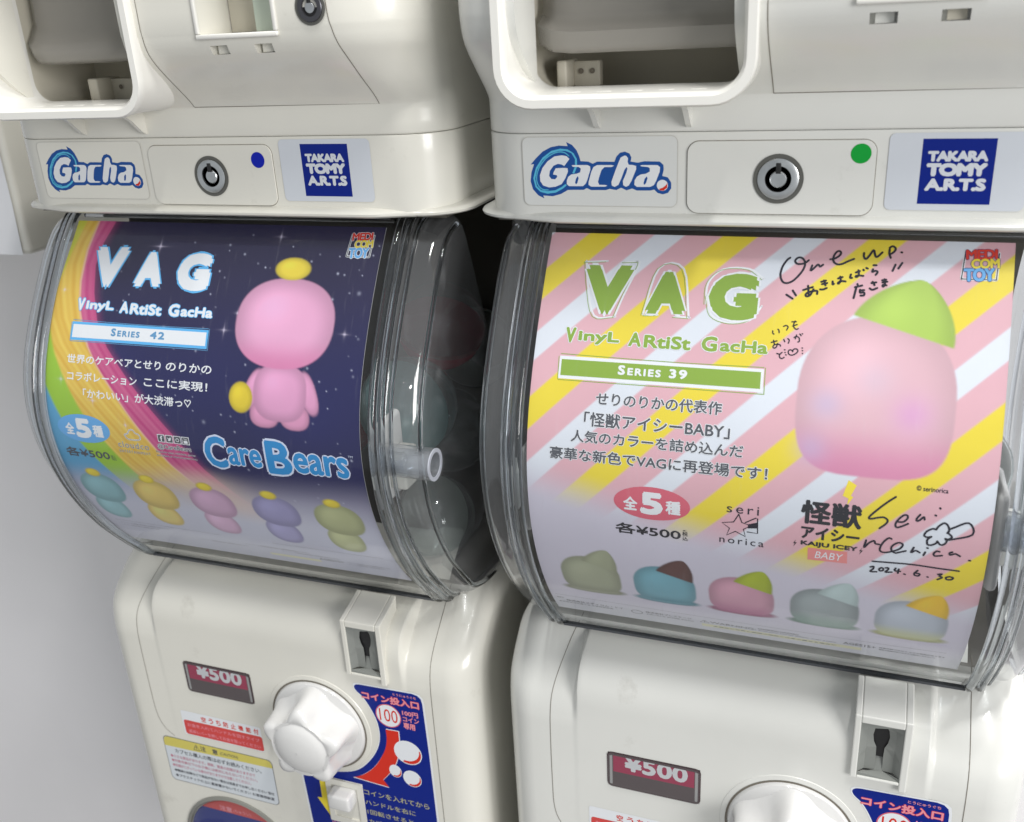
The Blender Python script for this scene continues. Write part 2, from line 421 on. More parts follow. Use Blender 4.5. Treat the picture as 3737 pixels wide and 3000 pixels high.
# ---------------------------------------------------------------- lock barrel
def lock(parent, x, y, z, R, notch=True, bright=True, turn=0):
    s = R / .0108
    rg = lathe('lock_ring', [(R, 0.0), (R, .0002), (R * .83, .0002)], (x, y, z), RECESS, parent)
    fc = lathe('lock_face', [(R * .83, -.0022), (R * .82, .0006), (R * .78, .0009), (.0057 * s, .0009), (.0055 * s, .0004), (.0054 * s, -.003)], (x, y, z), METAL if bright else METALD, parent)
    pl = lathe('lock_plug', [(.0036 * s, -.004), (.0036 * s, .0002), (.0032 * s, .0006), (.0001, .0006)], (x, y, z - .0002), METAL, fc)
    lathe('key_groove', [(.0056 * s, -.0002), (.0030 * s, -.0002)], (x, y, z), BLACK, fc)
    if notch: rbox('key_notch', x - .0011 * s, x + .0011 * s, y - .0013, y - .0002, z + .0024 * s, z + .0070 * s, BLACK, fc, r=.0001)
    return fc

# ---------------------------------------------------------------- round badge sticker with the two-colour lettering
# ---------------------------------------------------------------- traced print outlines (millimetres on the card or panel)
ONE_UP=[[(9.5,9.8),(8.2,11.1),(6.7,13.9),(6.0,17.2),(6.3,19.7),(7.5,21.7),(9.3,22.1),(11.5,21.1),(13.6,18.8),(15.3,16.2),(16.2,13.6),(16.0,11.4),(14.7,9.8),(13.0,9.7),(11.8,11.2),(12.7,12.6),(14.7,12.7),(16.4,12.0),(17.7,10.8)],[(19.4,13.2),(18.9,15.7),(20.1,14.7),(21.9,12.7),(22.8,13.7),(24.0,12.7)],[(26.9,10.0),(28.4,9.8),(30.5,8.3),(31.2,6.7),(30.3,5.9),(29.0,6.8),(28.1,9.3),(28.5,11.2),(30.0,12.3),(32.0,12.1),(34.7,10.6),(36.9,9.5)],[(40.9,6.5),(41.0,8.3),(41.9,9.4),(43.3,7.6),(44.8,5.0),(45.5,7.2),(46.4,8.3),(48.5,6.0)],[(51.4,4.5),(51.4,6.4),(52.1,8.5)],[(51.4,3.8),(52.5,2.9),(53.8,3.9),(53.5,5.3),(52.3,6.5)],[(56.3,5.7),(56.6,5.8)],[(16.6,25.1),(20.6,23.5)],[(18.5,23.0),(19.1,27.0)],[(21.0,24.5),(19.8,27.3),(18.4,28.0),(17.8,27.3),(18.8,26.1),(21.0,25.4),(22.6,25.3),(22.7,26.7)],[(24.0,20.9),(25.9,20.2)],[(24.4,22.0),(26.5,21.4)],[(25.1,20.2),(25.9,22.5)],[(23.8,24.5),(25.2,24.4),(26.5,23.7)],[(28.8,20.5),(28.9,21.9),(29.4,21.6)],[(31.0,19.0),(32.8,18.3)],[(31.8,18.1),(32.1,19.9),(31.4,21.5),(31.2,20.9),(32.7,20.2),(34.2,20.3)],[(36.2,16.9),(36.0,18.5),(36.8,18.5)],[(38.2,15.9),(39.8,15.2)],[(39.2,14.8),(39.5,17.1),(38.5,18.1),(38.4,17.5),(39.9,17.3),(41.4,17.4)],[(41.2,14.4),(41.4,14.8)],[(42.4,13.6),(43.0,13.9)],[(45.3,12.2),(46.5,12.2)],[(45.2,14.1),(45.0,15.4),(46.3,14.8),(47.2,15.4),(46.5,16.7)],[(54.3,11.6),(53.3,14.6)],[(57.0,10.7),(55.6,13.4)],[(9.5,27.6),(12.4,29.4)],[(12.1,25.5),(13.7,27.8)],[(39.3,21.3),(39.6,22.2)],[(38.4,22.8),(41.3,21.9)],[(39.0,22.7),(38.2,27.9)],[(40.6,23.9),(40.6,25.1)],[(40.5,24.2),(42.3,24.0)],[(40.8,25.3),(42.3,25.1),(42.4,26.4),(41.0,26.6)],[(45.1,20.6),(47.0,20.2)],[(45.5,20.0),(46.4,21.5)],[(44.5,23.1),(45.7,23.7),(47.6,22.8)],[(49.4,19.1),(51.0,18.8)],[(49.6,20.1),(51.5,19.7)],[(50.3,18.6),(50.6,21.0),(50.0,22.1),(49.8,21.3),(51.3,21.4)]]
THANKS=[[(5.2,44.8),(5.4,45.9),(5.9,46.3)],[(7.4,43.9),(7.9,44.4),(8.1,45.5)],[(9.7,42.5),(10.8,42.0),(11.7,42.6),(11.2,44.1)],[(13.1,40.2),(15.0,40.0)],[(14.5,39.7),(14.0,41.3),(14.2,42.6),(15.2,43.5),(16.1,43.2)],[(13.6,42.1),(15.5,41.3)],[(5.1,50.2),(7.5,49.3)],[(6.0,49.1),(6.5,50.8)],[(7.9,50.5),(7.5,52.1),(6.7,52.7),(6.0,52.2),(6.5,51.2),(7.7,50.9),(8.8,50.9),(9.3,51.6)],[(10.4,48.5),(10.9,49.5)],[(12.1,48.0),(12.8,48.7),(12.5,50.1)],[(14.7,47.3),(15.8,46.8),(16.9,47.4),(17.1,48.9),(16.5,49.3)],[(15.7,46.1),(15.3,47.9)],[(17.0,45.6),(17.7,46.3)],[(18.0,45.4),(18.2,45.5)],[(8.0,55.1),(9.1,55.3)],[(10.2,54.4),(9.2,55.6),(9.5,56.9),(10.4,57.2),(11.3,56.6)],[(11.1,53.2),(11.4,53.2)],[(11.4,54.4),(11.6,54.4)],[(11.8,55.4),(12.1,55.5)],[(14.8,53.8),(14.3,53.2),(13.3,53.1),(12.8,53.9),(13.2,55.0),(14.1,55.4),(15.4,55.1),(16.7,53.9),(16.8,52.9),(15.8,52.4),(14.9,52.9),(14.7,53.8)],[(18.5,51.9),(18.8,51.9)],[(18.7,53.1),(18.9,53.1)],[(18.9,54.3),(19.0,54.4)]]
SIGN=[[(62.6,113.7),(59.5,116.5),(56.0,120.2),(53.2,123.6),(52.6,125.0),(53.8,125.1),(56.4,124.2),(58.7,123.8),(60.3,125.0),(59.7,126.8),(57.3,129.4)],[(64.6,125.2),(66.6,124.9),(68.1,123.1),(68.0,121.7),(66.6,121.7),(64.7,123.8),(63.6,126.2),(64.1,127.9),(65.9,127.3),(68.6,125.5)],[(73.0,120.6),(71.8,122.6),(71.9,123.7),(73.0,123.2),(74.5,121.5),(74.9,122.7)],[(78.9,120.1),(79.2,120.3)],[(80.4,116.6),(80.6,116.9)],[(52.4,136.2),(51.8,140.2),(53.6,137.5),(55.7,136.0),(56.3,137.4),(58.0,137.6)],[(62.7,134.0),(61.5,133.7),(59.6,136.0),(58.4,139.3),(58.8,141.2),(60.8,141.5),(63.6,140.4),(66.3,138.7),(67.5,136.6),(66.7,135.5),(65.0,135.8),(63.1,137.9),(63.3,140.1),(64.8,141.1),(66.4,140.5),(69.0,139.3)],[(72.0,137.0),(71.1,139.8),(72.9,138.5),(74.6,139.3)],[(76.8,138.7),(76.2,140.5)],[(77.3,136.4),(77.6,136.5)],[(82.4,137.6),(81.2,137.5),(80.2,138.9),(80.8,140.1),(83.6,139.4)],[(87.4,137.0),(86.4,137.6),(86.7,138.6),(88.7,137.7),(90.6,138.7)],[(94.3,140.3),(94.8,140.3)],[(55.9,147.3),(63.2,146.8),(72.7,146.3),(82.2,146.6),(91.1,146.7)],[(55.3,150.8),(56.6,150.2),(56.5,151.7),(55.4,153.5),(58.1,153.2)],[(59.8,150.4),(59.0,151.4),(59.5,152.4),(60.7,151.8),(60.6,150.6),(59.8,150.4)],[(61.6,150.2),(62.8,150.0),(62.7,151.1),(61.7,152.7),(64.4,152.2)],[(65.8,149.6),(65.5,151.1),(67.8,151.1)],[(67.1,149.9),(66.9,152.4)],[(69.5,152.4),(69.9,152.5)],[(74.8,149.3),(73.6,151.3),(74.1,152.4),(75.5,152.3),(75.7,151.1),(74.4,151.0)],[(79.0,152.3),(79.3,152.4)],[(83.1,150.0),(84.7,149.5),(83.7,150.9),(85.0,151.5),(83.2,153.1)],[(87.8,150.5),(86.5,151.3),(86.9,152.4),(88.7,152.1),(89.3,150.9),(87.8,150.5)],[(79.9,126.8),(80.8,125.0),(82.7,123.3),(84.2,124.2),(85.0,126.4),(84.4,127.9)],[(79.9,126.8),(78.5,126.6),(76.3,128.2),(75.5,130.3),(76.8,131.0),(78.4,130.5)],[(78.4,130.5),(77.0,132.1),(77.2,134.5),(78.8,134.7),(80.6,133.4),(80.9,132.4)],[(80.9,132.4),(82.3,134.0),(83.8,133.5),(84.6,131.9),(83.9,130.7)],[(83.9,130.7),(85.1,130.8),(86.4,129.6),(84.8,127.8)],[(85.5,125.7),(92.1,122.0),(94.1,127.3),(85.2,131.2)]]
G_SHAPE=[(-94.31,124.62),(-91.48,123.26),(-89.4,120.9),(-88.06,117.87),(-87.57,115.84),(-83.82,115.66),(-81.71,114.65),(-79.55,115.65),(-71.28,115.53),(-70.37,117.8),(-68.61,119.62),(-66.35,120.1),(-64.11,119.26),(-63.26,117.44),(-63.62,115.62),(-60.16,115.11),(-57.24,115.77),(-50.08,115.59),(-48.38,114.1),(-48.19,112.12),(-48.85,109.14),(-46.3,108.49),(-44.75,106.16),(-44.73,103.5),(-46.24,101.47),(-48.63,100.78),(-51.04,101.43),(-52.59,102.94),(-54.49,102.48),(-60.73,102.44),(-63.0,103.37),(-65.63,102.5),(-68.26,103.67),(-70.56,102.57),(-73.74,103.12),(-75.53,102.53),(-82.7,102.48),(-84.84,103.39),(-86.3,102.59),(-94.13,102.46),(-97.69,100.52),(-101.8,99.43),(-106.62,99.73),(-106.12,98.33),(-109.24,99.88),(-111.73,102.68),(-112.75,106.53),(-112.1,110.71),(-110.62,114.52),(-112.3,114.35),(-109.56,117.26),(-106.11,120.32),(-102.0,122.33),(-97.98,123.04),(-93.65,122.77)]
G_RING1O=[(-90.8,110.06),(-89.26,113.47),(-89.34,116.86),(-90.88,119.56),(-93.7,121.26),(-97.3,121.62),(-101.7,120.64),(-106.22,117.59),(-109.77,112.79),(-111.3,107.93),(-110.37,103.74),(-108.04,101.48),(-104.35,100.63),(-100.25,101.19),(-96.49,103.14),(-94.61,104.71)]
G_RING1I=[(-91.7,110.4),(-90.34,113.47),(-90.24,116.86),(-91.96,119.57),(-94.81,120.6),(-98.06,120.61),(-102.11,119.45),(-106.28,116.23),(-109.26,111.76),(-110.38,107.59),(-109.61,104.1),(-107.63,102.36),(-104.3,101.86),(-100.58,102.24),(-97.2,103.83),(-95.32,105.23)]
G_RING2=[(-93.08,118.22),(-95.2,119.75),(-98.08,120.11),(-101.4,119.11),(-105.17,116.57),(-108.3,112.45),(-109.6,108.29),(-109.02,104.8),(-106.87,102.72),(-103.91,102.39)]
G_G=[(-92.94,116.87),(-94.34,118.23),(-96.69,118.58),(-100.34,118.08),(-103.72,115.88),(-106.43,112.79),(-107.88,109.33),(-107.82,106.55),(-106.42,104.47),(-103.49,103.61),(-100.14,103.98),(-97.15,105.22),(-95.23,107.99),(-93.85,111.08),(-93.98,112.62),(-95.43,112.79),(-99.82,112.62),(-100.99,110.73),(-101.21,109.7),(-99.39,109.35),(-99.24,108.49),(-100.38,107.45),(-102.22,107.62),(-103.27,109.0),(-102.8,111.42),(-100.87,113.82),(-98.65,114.67),(-96.84,114.33),(-95.59,113.64)]
G_A=[(-91.95,113.98),(-90.32,114.08),(-84.22,114.08),(-82.98,113.47),(-82.83,112.11),(-84.18,108.03),(-85.14,105.62),(-86.62,104.31),(-93.53,104.27),(-94.59,105.23),(-94.53,106.96),(-93.75,108.68),(-92.26,109.71),(-89.72,110.06),(-87.89,110.75),(-87.49,112.45),(-88.54,113.2),(-91.43,113.3)]
G_A_HOLE=[(-89.02,108.97),(-88.69,108.01),(-89.29,105.95),(-90.04,105.08),(-90.49,105.94),(-89.96,107.83)]
G_C=[(-71.47,113.79),(-72.52,114.06),(-79.59,114.07),(-81.38,113.13),(-82.51,110.75),(-83.87,106.32),(-83.9,104.94),(-82.66,104.09),(-75.86,104.14),(-74.79,104.65),(-75.85,104.92),(-78.7,104.97),(-79.31,106.34),(-78.63,108.72),(-77.5,111.78),(-76.06,113.12),(-72.54,113.19)]
G_H=[(-66.37,118.38),(-68.29,117.46),(-69.36,115.13),(-71.16,110.77),(-72.81,106.37),(-72.66,104.67),(-71.25,104.06),(-69.47,105.03),(-68.03,108.08),(-66.6,111.78),(-65.54,113.19),(-65.13,112.45),(-65.56,110.78),(-67.35,106.73),(-67.19,104.87),(-65.97,104.1),(-64.56,104.71),(-63.15,107.09),(-61.04,112.12),(-61.03,113.62),(-62.41,114.05),(-64.49,114.19),(-65.0,115.45),(-64.82,117.11),(-65.5,118.11)]
G_A2=[(-59.13,113.95),(-57.59,114.05),(-51.09,114.04),(-49.9,113.11),(-50.06,111.13),(-51.75,106.8),(-52.77,104.95),(-54.49,104.17),(-60.72,104.13),(-61.94,105.07),(-61.76,107.09),(-60.71,108.78),(-58.97,109.78),(-56.56,110.12),(-54.67,111.13),(-54.67,112.62),(-55.53,113.18),(-58.62,113.45)]
G_A2_HOLE=[(-56.04,108.96),(-55.7,108.12),(-56.39,105.94),(-57.25,105.03),(-57.6,105.77),(-57.08,107.78)]
G_RED=[(-46.45,106.16),(-46.6,103.82),(-48.3,102.46),(-49.84,102.62),(-50.36,103.29),(-48.65,103.8),(-46.95,105.15)]
G_BALL=[(-49.0,105.31)]
# ---------------------------------------------------------------- capsule machine, lower unit
FX_B = [-.110] + list(np.linspace(-.1, .1, 9)) + [.110]
def plan(yf, hwl, rl, hwr, rr, yb, fx, n=10):
    P = [(-hwl, yb), (-hwl, (yb + yf + rl) / 2)]
    for k in range(n + 1):
        a = math.pi / 2 * k / n; P.append((-hwl + rl - rl * math.cos(a), yf + rl - rl * math.sin(a)))
    P += [(x, yf) for x in fx]
    for k in range(n + 1):
        a = math.pi / 2 * (1 - k / n); P.append((hwr - rr + rr * math.cos(a), yf + rr - rr * math.sin(a)))
    return P + [(hwr, (yb + yf + rr) / 2), (hwr, yb)]
def rows_prof(P, zs, f): return [(z, f(z)) for z in zs]

def logo_sticker(root, shell_col):
    M = flatmap(-.0002)
    st = poly('brand_sticker', rrect(-116.2, -42.0, 95.0, 127.0, 3), M, .08, mat('sticker_film_' + shell_col[0], shell_col[1], .22), root)
    strokes('sticker_border', [rrect(-116.2, -42.0, 95.0, 127.0, 3) + [(-42.0, 124)]], .3, M, .10, mat('sticker_border_grey', (.50, .49, .45), .5), st, smooth=1)
    poly('logo_shape_edge', [(a, b) for a, b in G_SHAPE], M, .12, I_NAVY2, st)
    def band(o, i): return list(o) + list(i)[::-1]
    poly('logo_ring', band(G_RING1O, G_RING1I), M, .16, I_CYAN, st)
    strokes('logo_ring', [G_RING2], .45, M, .17, I_CYAN, st)
    for n, P in (('logo_letter', G_G), ('logo_letter', G_A), ('logo_letter', G_C), ('logo_letter', G_H), ('logo_letter', G_A2)): poly(n, P, M, .20, I_WHITE, st)
    for P in (G_A_HOLE, G_A2_HOLE): poly('logo_letter_hole', P, M, .23, I_NAVY2, st)
    poly('logo_ball', ell(G_BALL[0][0] + .2, G_BALL[0][1] - .4, 2.6, 2.5, 28), M, .20, I_WHITE, st)
    poly('logo_ball', G_RED, M, .23, I_RED, st)
def maker_sticker(root):
    M = flatmap(-.0002)
    st = poly('maker_sticker', rrect(47.2, 101.0, 95.1, 127.0, 2.5), M, .08, mat('sticker_silver', (.60, .63, .68), .25), root)
    poly('maker_square', [(60.2, 97.8), (88.1, 97.7), (88.1, 124.5), (60.2, 124.6)], M, .14, I_NAVY, st)
    for s, a, b, t, c, bo in (('TAKARA', 62.5, 85.6, 119.7, 115.3, .075), ('TOMY', 62.4, 85.8, 114.8, 109.2, .085), ('A.R.T.S', 62.4, 85.9, 108.5, 103.2, .07)):
        text('maker_lettering', s, a, b, t, c, M, .20, mat('ink_silver', (.62, .65, .70), .3), st, bo, space=.93)
I_NAVY2 = ink('ink_logo_blue', (.012, .075, .30))

def lip_y(x): return -.0055 + .0066 * smooth(.096, .126, abs(x))
def lower_machine(loc, shell, label, dotx, dotz, dotm, film, warm):
    root = empty('capsule_machine', loc, label, 'capsule machine', 'capsule machines standing side by side')
    # head band with the lock flap
    rows = [(z, plan(0 + i, .140 - i, .026, .140 - i, .026, .26, list(np.linspace(-.11, .11, 12)))) for z, i in ((.0900, 0), (.0925, 0), (.105, 0), (.118, 0), (.1272, 0), (.1281, .0001), (.1284, .0004))]
    loft('head_band', rows, shell, root)
    rows = []
    for z, i in ((.0866, .0060), (.0869, .0030), (.0874, .0012), (.0882, .0002), (.0893, 0), (.0903, .0006), (.0910, .0022), (.0916, .0045), (.0924, .0066)):
        hw, r = .1470 - i, .024
        P = [(-hw, .24)]
        for k in range(9):
            a = math.pi / 2 * k / 8; P.append((-hw + r - r * math.cos(a), lip_y(.125) + i + r - r * math.sin(a)))
        P += [(x, lip_y(x) + i) for x in np.linspace(-.1225, .1225, 50)]
        for k in range(9):
            a = math.pi / 2 * (1 - k / 8); P.append((hw - r + r * math.cos(a), lip_y(.125) + i + r - r * math.sin(a)))
        P.append((hw, .24)); rows.append((z, P))
    loft('head_lip', rows, shell, root)
    # lock flap
    fl = poly('lock_flap_gap', rrect(-37.75, 42.75, 92.15, 124.75, 5.4, 8), flatmap(0), .05, SEAM, root)
    P = rrect(-37.5, 42.5, 92.4, 124.5, 5.2, 8)
    bm = bmesh.new(); vs = [bm.verts.new((a * MM, -.0001, b * MM)) for a, b in P]; f = bm.faces.new(vs)
    r = bmesh.ops.extrude_face_region(bm, geom=[f]); up = [e for e in r['geom'] if isinstance(e, bmesh.types.BMVert)]
    for v in up: v.co.y = -.0008; v.co.x = .0025 + (v.co.x - .0025) * .9955; v.co.z = .10845 + (v.co.z - .10845) * .989
    bmesh.ops.recalc_face_normals(bm, faces=bm.faces)
    me = bpy.data.meshes.new('lock_flap'); bm.to_mesh(me); bm.free(); me.materials.append(shell)
    fo = bpy.data.objects.new('lock_flap', me); COL.objects.link(fo); fo.parent = root
    lock(fo, .0027, -.0010, .1081, .0108)
    poly('dot_sticker', ell(dotx, dotz, 4.15, 4.15, 40), flatmap(-.0008), .12, dotm, root, label=None)
    logo_sticker(root, (film, warm)); maker_sticker(root)
    # body
    zs = [-.60, -.40, -.30, -.25, -.22] + rng(-.21, -.150, .003)
    mk('body_top', [(-.13, .06, -.168), (.13, .06, -.168), (.13, .255, -.168), (-.13, .255, -.168)], [(0, 1, 2, 3)], DARK, root)  # darkened to carry the shade inside the drum
    rows = [(z, plan(yb_flank(z), HWB - .0015 * smooth(-.165, -.145, z) * 6, RB, HWB - .0015 * smooth(-.165, -.145, z) * 6, RB, .26, [-.110] + list(np.linspace(-.1, .1, 9)) + [.110])) for z in zs]
    loft('body', rows, shell, root, skip=lambda c: abs(c[0]) < .1095 and c[1] < .06, cap1=False)
    holes = [(-.0751, -.0217, -.2408, -.2162, .012, True), (.0588, .0808, -.1962, -.1600, .016, True), (.0300, .0510, -.3240, -.2935, .010, True)]
    xs = [-.110] + rng(-.105, -.0985, .002) + rng(-.0970, -.0920, .0006) + rng(-.09, .09, .006) + rng(.0920, .0970, .0006) + rng(.0985, .105, .002) + [.110]
    zz = [-.60, -.5, -.4, -.33, -.28, -.26] + rng(-.25, -.20, .005) + rng(-.198, -.128, .0018)
    field('front_panel', xs, zz, y_low, holes, shell, root)
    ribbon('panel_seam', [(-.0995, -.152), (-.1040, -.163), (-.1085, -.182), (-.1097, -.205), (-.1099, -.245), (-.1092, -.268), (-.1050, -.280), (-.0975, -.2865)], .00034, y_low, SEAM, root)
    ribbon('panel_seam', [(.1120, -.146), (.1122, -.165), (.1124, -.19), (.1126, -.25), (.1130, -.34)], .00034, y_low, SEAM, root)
    # price window
    MW = flatmap(-.0180)
    w = poly('price_window', rrect(-75.6, -21.2, -241.3, -215.7, 3.2), MW, .10, mat('smoke_frame', (.075, .05, .055), .2, coat=.5), root)
    poly('window_recess', rrect(-74.3, -22.5, -240.2, -216.9, 2.4), MW, .16, mat('window_dark', (.10, .075, .08), .3), w)
    poly('window_cheek', rrect(-74.0, -72.4, -239.4, -217.2, .7), MW, .22, mat('window_cheek_grey', (.42, .42, .42), .25), w)
    poly('window_cheek', rrect(-24.4, -22.8, -239.4, -217.2, .7), MW, .22, mat('window_cheek_grey', (.42, .42, .42), .25), w)
    poly('price_tag', [(-71.9, -217.0), (-24.8, -217.0), (-24.8, -229.8), (-71.9, -229.8)], MW, .22, mat('tag_maroon', (.40, .022, .085), .35), w)
    text('price_lettering', '¥500', -65.5, -28.5, -215.9, -227.6, MW, .32, I_WHITE, w, .045, space=1.02)
    poly('window_lintel', [(-75.2, -218.9), (-75.4, -217.6), (-73.6, -215.9), (-23.2, -215.9), (-21.4, -217.6), (-21.6, -218.9), (-24, -217.9), (-73, -217.9)], MW, .45, mat('smoke_frame', (.075, .05, .055), .2, coat=.5), w)
    poly('window_glass', rrect(-75.0, -21.8, -240.8, -216.3, 2.8), MW, .9, clear('window_clear', (.9, .9, .9), .05, 1.1, .02), w)
    # coin slot housing
    hs = root
    fr = []
    x0, x1, z0, z1 = .0562, .0838, -.1972, -.1568
    for a, b, c, d in ((x0, .0594, z0, z1), (.0802, x1, z0 - .004, z1), (.0594, .0802, -.1612, z1), (.0594, .0802, z0, -.1954)):
        fr.append((a, b, c, d))
    bm = bmesh.new()
    for a, b, c, d in fr:
        rr = bmesh.ops.create_cube(bm, size=1)
        top = d > -.16
        for v in rr['verts']:
            yv = -.0208 if v.co.y < 0 else -.002
            v.co = ((a + b) / 2 + v.co.x * (b - a), yv, (c + d) / 2 + v.co.z * (d - c))
            if top and yv > -.01 and abs(v.co.z - d) < 1e-6: v.co.z = -.1500; v.co.y = .004
    me = bpy.data.meshes.new('coin_slot_frame'); bm.to_mesh(me); bm.free(); me.materials.append(shell)
    cf = bpy.data.objects.new('coin_slot_frame', me); COL.objects.link(cf); cf.parent = root
    bv = cf.modifiers.new('bevel', 'BEVEL'); bv.width = .0006; bv.segments = 2; bv.limit_method = 'ANGLE'
    gm = mat('slot_grey_plastic', (.24, .25, .235), .4, var=.06)
    # insert: two plates sloping in to a keyhole-shaped coin mouth
    cx = .0698; V = []; F = []
    inn = [(.0020, -.1648), (.0034, -.1672), (.0040, -.1712), (.0034, -.1752), (.0020, -.1785), (.0018, -.1840), (.0019, -.1935)]
    for s in (-1, 1):
        b = len(V)
        for dx, z in inn:
            V += [(cx + s * dx, -.0158, z), (cx + s * .0070, -.0172 + (0.001 if z < -.182 else 0), z), (cx + s * .0106, -.0200, z)]
        for i in range(len(inn) - 1):
            for j in range(2): F.append((b + 3 * i + j, b + 3 * i + j + 1, b + 3 * i + 4 + j, b + 3 * i + 3 + j))
    b = len(V)
    V += [(cx - .0106, -.0200, -.1612), (cx + .0106, -.0200, -.1612), (cx - .0106, -.0200, -.1648), (cx - .0020, -.0158, -.1648), (cx + .0020, -.0158, -.1648), (cx + .0106, -.0200, -.1648)]
    F += [(b, b + 1, b + 5, b + 4, b + 3, b + 2)]
    b = len(V); V += [(cx - .0106, -.0200, -.1955), (cx + .0106, -.0200, -.1955), (cx - .0106, -.0200, -.1935), (cx - .0019, -.0158, -.1935), (cx + .0019, -.0158, -.1935), (cx + .0106, -.0200, -.1935)]
    F += [(b, b + 1, b + 5, b + 4, b + 3, b + 2)]
    ins = mk('coin_slot_insert', V, F, gm, root)
    rbox('coin_mouth', cx - .0045, cx + .0045, -.0150, -.0140, -.1850, -.1640, BLACK, ins, r=0)
    mk('coin_channel', [(cx - .002, -.0140, -.1845), (cx + .002, -.0140, -.1845), (cx + .002, -.0160, -.1936), (cx - .002, -.0160, -.1936)], [(0, 1, 2, 3)], gm, ins)
    # coin knob
    kc = (.0280, -.2455)
    lathe('knob_gap', [(.0351, .0010), (.0341, .0010)], (kc[0], -.0179, kc[1]), SEAM, root, n=72)
    lathe('knob_ring', [(.0385, -.0003), (.0380, .0004), (.0352, .0007), (.0345, -.0010), (.0343, -.004)], (kc[0], -.0179, kc[1]), shell, root, n=72)
    kb = lathe('knob_base', [(.0342, -.003), (.0340, .0010), (.0330, .0026), (.028, .0040), (.001, .0045)], (kc[0], -.0179, kc[1]), WHITEP, root, n=72)
    V = []; F = []; NS = 120
    lv = [(-.002, 1.10, .97), (.002, 1.07, .95), (.008, 1.01, .93), (.014, .985, .93), (.0195, .97, .94), (.0222, .95, .96), (.0238, .90, .975), (.0245, .80, .99)]
    ph = math.radians(160)
    for hh, f, _ in lv:
        for k in range(NS):
            a = 2 * math.pi * k / NS; c5 = math.cos(5 * (a - ph)); amp = (.05 + .27 * smooth(-.002, .013, hh)) 
            lob = 1 - amp * (1 - (0.5 + 0.5 * c5) ** 1.35)
            r = .0302 * f * lob
            V.append((kc[0] + r * math.cos(a), -.0185 - hh, kc[1] + r * math.sin(a)))
    for hh, r in ((.0246, .0208), (.0239, .0196), (.0241, .0190), (.0254, .0176), (.0268, .0145), (.0279, .0100), (.0285, .005), (.0287, .0003)):
        for k in range(NS):
            a = 2 * math.pi * k / NS; V.append((kc[0] + r * math.cos(a), -.0185 - hh, kc[1] + r * math.sin(a)))
    nl = len(V) // NS
    for i in range(nl - 1):
        for k in range(NS): q = (k + 1) % NS; F.append((i * NS + k, i * NS + q, (i + 1) * NS + q, (i + 1) * NS + k))
    fixn(mk('turn_knob', V, F, WHITEP, root, True, angle=60))
    # instruction sticker right of the knob
    M = flatmap(-.0180)
    arc = [(62.5, -206.0), (59.8, -206.6), (58.4, -208.6), (59.8, -211.6), (64.3, -216.0), (69.2, -224.9), (72.4, -235), (72.4, -247), (68.4, -258.5), (61.0, -269.5), (52.1, -278.0), (41, -282.6), (28, -284.6), (14, -284.4), (7.6, -284.6)]
    body_ = [(8.2, -301), (9.9, -345), (109, -345), (107.5, -309), (106.9, -250.7), (105.9, -211.5), (105.2, -208.0), (103.0, -205.9), (99.5, -205.1), (80, -205.6)]
    P = [tuple(p) for p in catm(arc, 4)] + body_
    c0 = (60, -270)
    st = poly('instruction_sticker_edge', [(60 + (a - 60) * 1.012 + (.8 if a > 95 else -.9 if a < 75 else 0), b + (1.0 if b > -209.5 else 0)) for a, b in P], M, .02, I_WHITE, root)
    st = poly('instruction_sticker', P, M, .06, I_NAVY, root)
    text('sticker_lettering', 'コイン投入口', 63.2, 103.4, -210.6, -216.6, M, .12, I_PINKT, st, .03, outline=I_RED, ow=.03)
    text('sticker_lettering', 'とうにゅうぐち', 85.8, 101.8, -207.3, -209.3, M, .12, I_PINKT, st, .02)
    poly('coin_mark', ell(80.8, -226.4, 9.0, 9.1), M, .10, I_ROSE, st); poly('coin_mark', ell(80.8, -226.4, 8.3, 8.4), M, .13, I_WHITE, st)
    text('coin_lettering', '100', 74.6, 87.2, -221.4, -231.0, M, .16, I_RED, st, -.012)
    for s, t, c, b in (('100円', -219.6, -223.6, 102), ('コイン', -224.4, -228.2, 102.2), ('専用', -229, -234, 99)):
        text('sticker_lettering', s, 91, b, t, c, M, .12, I_PINKT, st, .02, outline=I_ROSE, ow=.02)
    sm = lambda q: [tuple(p) for p in catm(q, 5)]
    red = sm([(86.6, -237.6), (86.4, -245), (85.6, -252), (84.0, -259.3), (80.4, -268.0), (75.8, -275), (70.9, -281.3)]) + [(74.6, -286.6), (61.9, -285.8)] + \
          sm([(48.9, -284.8), (56.4, -280.6), (64.9, -272.6), (71.6, -262.5), (75.6, -253.8), (77.4, -245.8), (77.6, -238.0)])
    cxr, cyr = 72, -265
    poly('arrow_print', [(a + (a - 73) * .05, b + (b + 262) * .025) for a, b in red], M, .10, I_WHITE, st)
    poly('arrow_print', red, M, .13, I_RED, st)
    for cx_, cz_, rx, rz in ((91.8, -253.4, 9.9, 9.6), (81.0, -271.2, 4.5, 5.2), (92.8, -274.6, 6.6, 6.7)):
        poly('capsule_print', ell(cx_, cz_, rx, rz), M, .16, I_WHITE, st)
        cr = [(cx_ + rx * .93 * math.cos(math.radians(a)), cz_ + rz * .93 * math.sin(math.radians(a))) for a in range(-118, 21, 6)]
        cr += [(cx_ - rx * .12 + rx * .93 * math.cos(math.radians(a)), cz_ + rz * .22 + rz * .93 * math.sin(math.radians(a))) for a in range(5, -109, -6)]
        poly('capsule_print', cr, M, .19, I_RED, st)
    gy = mat('ink_dull_yellow', (.42, .40, .22), .4)
